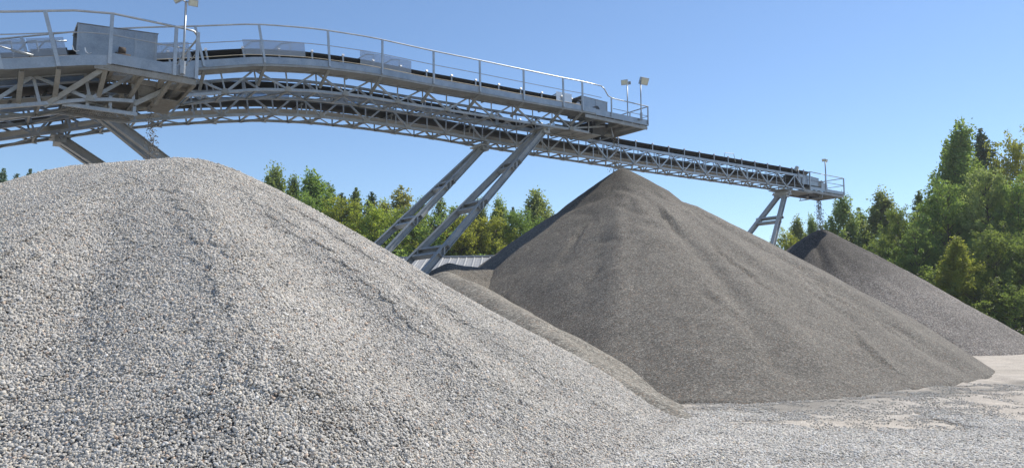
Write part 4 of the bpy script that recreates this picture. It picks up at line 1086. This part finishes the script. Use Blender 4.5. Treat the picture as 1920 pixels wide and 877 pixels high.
def conifer(seed, H, Wd, nl, leaf=.28, sparse=1.0):
    g = np.random.default_rng(seed); rr = random.Random(seed)
    tb = MB(); tb.tube([(0, 0, 0), (0, 0, H * .5), (0, 0, H)], [H * .014, H * .008, .02], 7)
    C = []; T = []; nw = int(H * 2.1); per = 8
    tot = sum((1.03 - (i / nw)) for i in range(nw)) * per
    for i in range(nw):
        f = .10 + .90 * i / nw; L0 = Wd * .5 * (1.05 - f) ** .85 * rr.uniform(.8, 1.15)
        for j in range(per):
            if rr.random() > sparse: continue
            an = j * 6.283 / per + rr.uniform(-.3, .3) + i; L = L0 * rr.uniform(.65, 1.15)
            dirv = np.array([math.cos(an), math.sin(an), 0]); droop = rr.uniform(.15, .4)
            m_ = int(nl * (1.03 - f) / tot * 1.0) + 5; t = g.random(m_) ** .7
            pts = np.array([0, 0, H * f]) + dirv * (t * L)[:, None]
            pts[:, 2] += -droop * L * t + .25 * L * t ** 3 + g.normal(0, .06, m_)
            side = np.array([-dirv[1], dirv[0], 0]); pts += side * (g.normal(0, .16, m_) * L * (1.15 - t))[:, None]
            pts[:, 2] -= g.random(m_) * .25
            C.append(pts); T.append(np.clip(.25 + .5 * t + g.normal(0, .15, m_), 0, 1))
            if j % 2 == 0: tb.tube([(0, 0, H * f), (dirv[0] * L * .8, dirv[1] * L * .8, H * f - droop * L * .6)], [.03, .01], 4, False)
    m_ = 260; zt = H * (1 - .14 * g.random(m_) ** .8); wd = (H - zt) * .16 + .05
    C.append(np.stack([g.normal(0, 1, m_) * wd, g.normal(0, 1, m_) * wd, zt], 1)); T.append(g.uniform(.3, .8, m_))
    V, Q, t = leaf_quads(np.concatenate(C), leaf, np.concatenate(T), up=.8, asp=.45)
    return np_mesh('crown', V, Q, False, {'tone': ('POINT', t)}), tb
PROTO = {}
def proto_tree(key):
    if key in PROTO: return PROTO[key]
    kind, v = key[0], key[1]
    if kind == 'round': me, tb = broadleaf(100 + v, 12, 8.4, 24000, .19, 'round')
    elif kind == 'birch': me, tb = broadleaf(200 + v, 12, 6.4, 30000, .19, 'birch', trunk_f=.14)
    elif kind == 'loose': me, tb = broadleaf(300 + v, 12, 6.4, 11000, .18, 'cone', trunk_f=.15)
    elif kind == 'bush': me, tb = broadleaf(400 + v, 6, 6.5, 13000, .17, 'round', trunk_f=.05)
    else: me, tb = conifer(500 + v, 12, 5.2, 17000, .22)
    tm = bpy.data.meshes.new('trunk'); tm.from_pydata([tuple(x) for x in tb.v], [], tb.f); tm.materials.append(M['bark'])
    PROTO[key] = (me, tm, 6.0 if kind == 'bush' else 12.0, {}); return PROTO[key]
NMS = {'round': 'broadleaf_tree', 'birch': 'birch_tree', 'loose': 'broadleaf_tree', 'bush': 'bush', 'spruce': 'spruce_tree'}
def tree(px, ytop, D, key, mat, label, wf=1.0, group=None):
    me, tm, H0, cache = proto_tree(key)
    if mat not in cache:
        m2 = me if not cache else me.copy(); m2.materials.clear(); m2.materials.append(M[mat]); cache[mat] = m2
    r = ray(px, ytop); t = D / r.y; P = r * t + Vector((0, 0, CAM_H)); H = P.z
    root = empty(NMS[key[0]], Vector((P.x, P.y, 0)), label, 'bush' if key[0] == 'bush' else 'tree', group)
    k = H / H0
    root.rotation_euler = (0, 0, rnd.uniform(0, 6.28)); root.scale = (k * wf, k * wf, k)
    link('trunk', tm, None, root); link('crown', cache[mat], None, root)
    return root
GM = 'trees beyond the shed'; GR = 'trees on the right edge of the yard'
LIST = [
 # far left tips over the pale pile
 (6, 316, 105, ('spruce', 0), 'needle_d', 'tallest dark spruce tip at the extreme left edge', 1.0, GM),
 (33, 326, 108, ('spruce', 1), 'needle_d', 'small spruce tip, second from the left edge over the pale pile', 1.0, GM),
 (57, 317, 112, ('spruce', 2), 'needle_d', 'spruce tip, third from the left edge over the pale pile', 1.0, GM),
 (85, 318, 116, ('spruce', 0), 'needle_d', 'faint spruce tip farthest right of those over the pale pile', .8, GM),
 # middle
 (525, 318, 82, ('birch', 0), 'leaf_b', 'loose green tree just right of the crest of the pale pile', 1.0, GM),
 (548, 336, 86, ('birch', 1), 'leaf_g', 'thin tree tucked behind the leftmost loose green tree', .8, GM),
 (592, 327, 82, ('birch', 2), 'leaf_g', 'tall bright green tree second from the pale pile', 1.35, GM),
 (618, 345, 88, ('loose', 0), 'leaf_g', 'feathery green tree beside the dark spruce', .9, GM),
 (641, 362, 92, ('spruce', 1), 'needle_d', 'dark spruce left of the pair between the green and olive trees', 1.35, GM),
 (668, 352, 88, ('spruce', 2), 'needle_l', 'lighter green spruce between two dark spruces', 1.2, GM),
 (697, 360, 92, ('spruce', 0), 'needle_d', 'slender dark spruce left of the olive tree', 1.25, GM),
 (744, 352, 86, ('loose', 1), 'leaf_o', 'olive brown tree just coming into leaf, behind the left legs', 1.25, GM),
 (718, 378, 84, ('loose', 2), 'leaf_o', 'lower yellowish tree at the foot of the olive tree', 1.1, GM),
 (575, 364, 79, ('round', 0), 'leaf_g', 'green rounded tree low over the slope of the pale pile', .9, GM),
 (640, 374, 79, ('round', 1), 'leaf_y', 'yellow green rounded tree below the dark spruce', 1.0, GM),
 (705, 380, 79, ('round', 2), 'leaf_y', 'yellow green rounded tree left of the first steel leg', 1.0, GM),
 (790, 378, 84, ('birch', 0), 'leaf_g', 'green tree seen between the two pairs of steel legs', 1.1, GM),
 (826, 372, 86, ('loose', 0), 'leaf_b', 'thin pale tree tip left of the right leg pair', 1.0, GM),
 (765, 392, 79, ('round', 1), 'leaf_g', 'rounded green tree behind the lower left legs', 1.0, GM),
 (850, 392, 80, ('birch', 1), 'leaf_g', 'green tree crossed by the upper part of the right legs', 1.2, GM),
 (893, 380, 82, ('birch', 2), 'leaf_b', 'birch with loose crown right of the leaning legs', 1.1, GM),
 (932, 377, 84, ('birch', 0), 'leaf_b', 'slender birch left of the small dark spruce', 1.0, GM),
 (962, 388, 90, ('spruce', 2), 'needle_d', 'small dark spruce left of the last birch before the cone', .95, GM),
 (1003, 361, 84, ('birch', 1), 'leaf_b', 'broad birch close to the left slope of the middle cone', 1.45, GM),
 (870, 398, 78, ('round', 0), 'leaf_y', 'bright yellow green tree above the shed roof', 1.1, GM),
 (925, 400, 78, ('round', 2), 'leaf_y', 'yellow green bushy tree right above the end of the shed roof', 1.0, GM),
 (975, 396, 79, ('round', 1), 'leaf_g', 'green rounded tree low by the shaded flank of the cone', .9, GM),
 (815, 410, 77, ('bush', 0), 'leaf_g', 'dense green bush between the right legs and the shed', 1.2, GM),
 # right
 (1470, 432, 78, ('round', 0), 'leaf_y', 'low yellow green tree left of the far dark cone', .8, GR),
 (1496, 411, 80, ('birch', 0), 'leaf_b', 'birch left of the falling stones at the far cone', 1.0, GR),
 (1523, 408, 82, ('birch', 2), 'leaf_b', 'thin birch directly beside the falling stones', .7, GR),
 (1584, 370, 74, ('birch', 1), 'leaf_b', 'tall birch just right of the far cone peak', 1.15, GR),
 (1646, 364, 76, ('birch', 0), 'leaf_b', 'second tall birch right of the far cone peak', 1.3, GR),
 (1615, 392, 80, ('loose', 1), 'leaf_g', 'loose green tree between the two tall birches', 1.0, GR),
 (1683, 392, 66, ('round', 1), 'leaf_g', 'rounded green tree on the right slope of the far cone', .75, GR),
 (1722, 358, 76, ('spruce', 1), 'needle_l', 'green spruce left of the tall leafy spruce', 1.1, GR),
 (1745, 375, 72, ('loose', 2), 'leaf_b', 'thin pale tree in front of the green spruce', 1.0, GR),
 (1790, 238, 72, ('birch', 2), 'leaf_g', 'tallest tree, leafy and green, at the right', .95, GR),
 (1775, 262, 75, ('spruce', 0), 'needle_l', 'spruce partly hidden by the tallest leafy tree', .8, GR),
 (1838, 241, 76, ('spruce', 2), 'needle_d', 'tall dark spruce right of the tallest leafy tree', 1.15, GR),
 (1903, 252, 72, ('round', 2), 'leaf_y', 'tall golden green tree at the right edge', .62, GR),
 (1868, 300, 74, ('spruce', 1), 'needle_d', 'dark spruce behind the golden green tree', 1.0, GR),
 (1768, 340, 64, ('round', 0), 'leaf_g', 'broad green crown below the tallest tree', .85, GR),
 (1842, 322, 64, ('round', 1), 'leaf_b', 'broad pale green crown in the middle of the right hand wood', .8, GR),
 (1905, 335, 62, ('round', 0), 'leaf_g', 'broad green crown touching the right edge below the golden tree', .8, GR),
 (1715, 425, 62, ('round', 2), 'leaf_g', 'dark green crown low on the slope of the far cone', .9, GR),
 (1655, 440, 68, ('round', 0), 'leaf_b', 'green crown low behind the far cone slope', .8, GR),
 (1795, 448, 56, ('birch', 1), 'leaf_y', 'bright young tree standing forward of the wood', 1.3, GR),
 (1862, 425, 57, ('round', 2), 'leaf_g', 'dark green crown low at the right', .9, GR),
 (1925, 440, 56, ('round', 1), 'leaf_g', 'lowest dark green crown at the right edge', .95, GR),
 (1985, 380, 60, ('round', 2), 'leaf_g', 'green crown mostly outside the right edge', .9, GR),
 (1760, 500, 58, ('bush', 0), 'leaf_g', 'dark bush below the bright young tree', 1.2, GR),
 (1830, 520, 55, ('bush', 1), 'leaf_g', 'dark bush at the foot of the right hand wood', 1.2, GR),
 (1900, 535, 53, ('bush', 0), 'leaf_g', 'dark bush just above the end of the far cone', 1.3, GR),
 (1690, 500, 66, ('bush', 1), 'leaf_g', 'dark bush behind the lower slope of the far cone', 1.2, GR),
]
for (px, yt, D, key, mat, lab, wf, grp) in LIST: tree(px, yt, D, key, mat, lab, wf, grp)

# far wood behind the single trees: one mass of foliage
def wood(name, x0, x1, y0, y1, hmin, hmax, n, mat, seed, label):
    g = np.random.default_rng(seed); nc = 260
    cx = g.uniform(x0, x1, nc); cy = g.uniform(y0, y1, nc); hh = g.uniform(hmin, hmax, nc); C = []; T = []
    for i in range(nc):
        m_ = n // nc; dd = g.normal(size=(m_, 3)); dd /= np.linalg.norm(dd, axis=1)[:, None]
        dd *= g.random(m_)[:, None] ** .3
        C.append(np.array([cx[i], cy[i], hh[i] * .55]) + dd * np.array([2.6, 2.6, hh[i] * .5])); T.append(np.clip(g.normal(g.uniform(.2, .7), .15, m_), 0, 1))
    V, Q, t = leaf_quads(np.concatenate(C), .34, np.concatenate(T))
    me = np_mesh(name, V, Q, False, {'tone': ('POINT', t)}); o = link(name, me, M[mat]); tag(o, label, 'woodland', kind='stuff')
wood('woodland', -62, 6, 92, 112, 8, 12.5, 120000, 'leaf_y', 9, 'hazy mass of woodland closing the view behind the shed')
wood('woodland', 40, 110, 80, 100, 8, 13, 150000, 'leaf_g', 10, 'deep shaded woodland behind the right hand trees')

# ---------------------------------------------------------------- light summer haze
def haze(dens):
    m = bpy.data.materials.new('haze'); m.use_nodes = True; t = m.node_tree
    t.nodes.remove(t.nodes['Principled BSDF']); v = t.nodes.new('ShaderNodeVolumePrincipled')
    v.inputs['Color'].default_value = (.86, .92, 1, 1); v.inputs['Density'].default_value = dens; v.inputs['Anisotropy'].default_value = .3
    t.links.new(v.outputs[0], t.nodes['Material Output'].inputs['Volume'])
    b = MB(); b.box((-1000, -250, -1.6), (1000, 1900, 32)); o = b.build('haze', m)
    tag(o, 'thin summer haze over the whole yard', 'haze', kind='stuff')
haze(.0004)
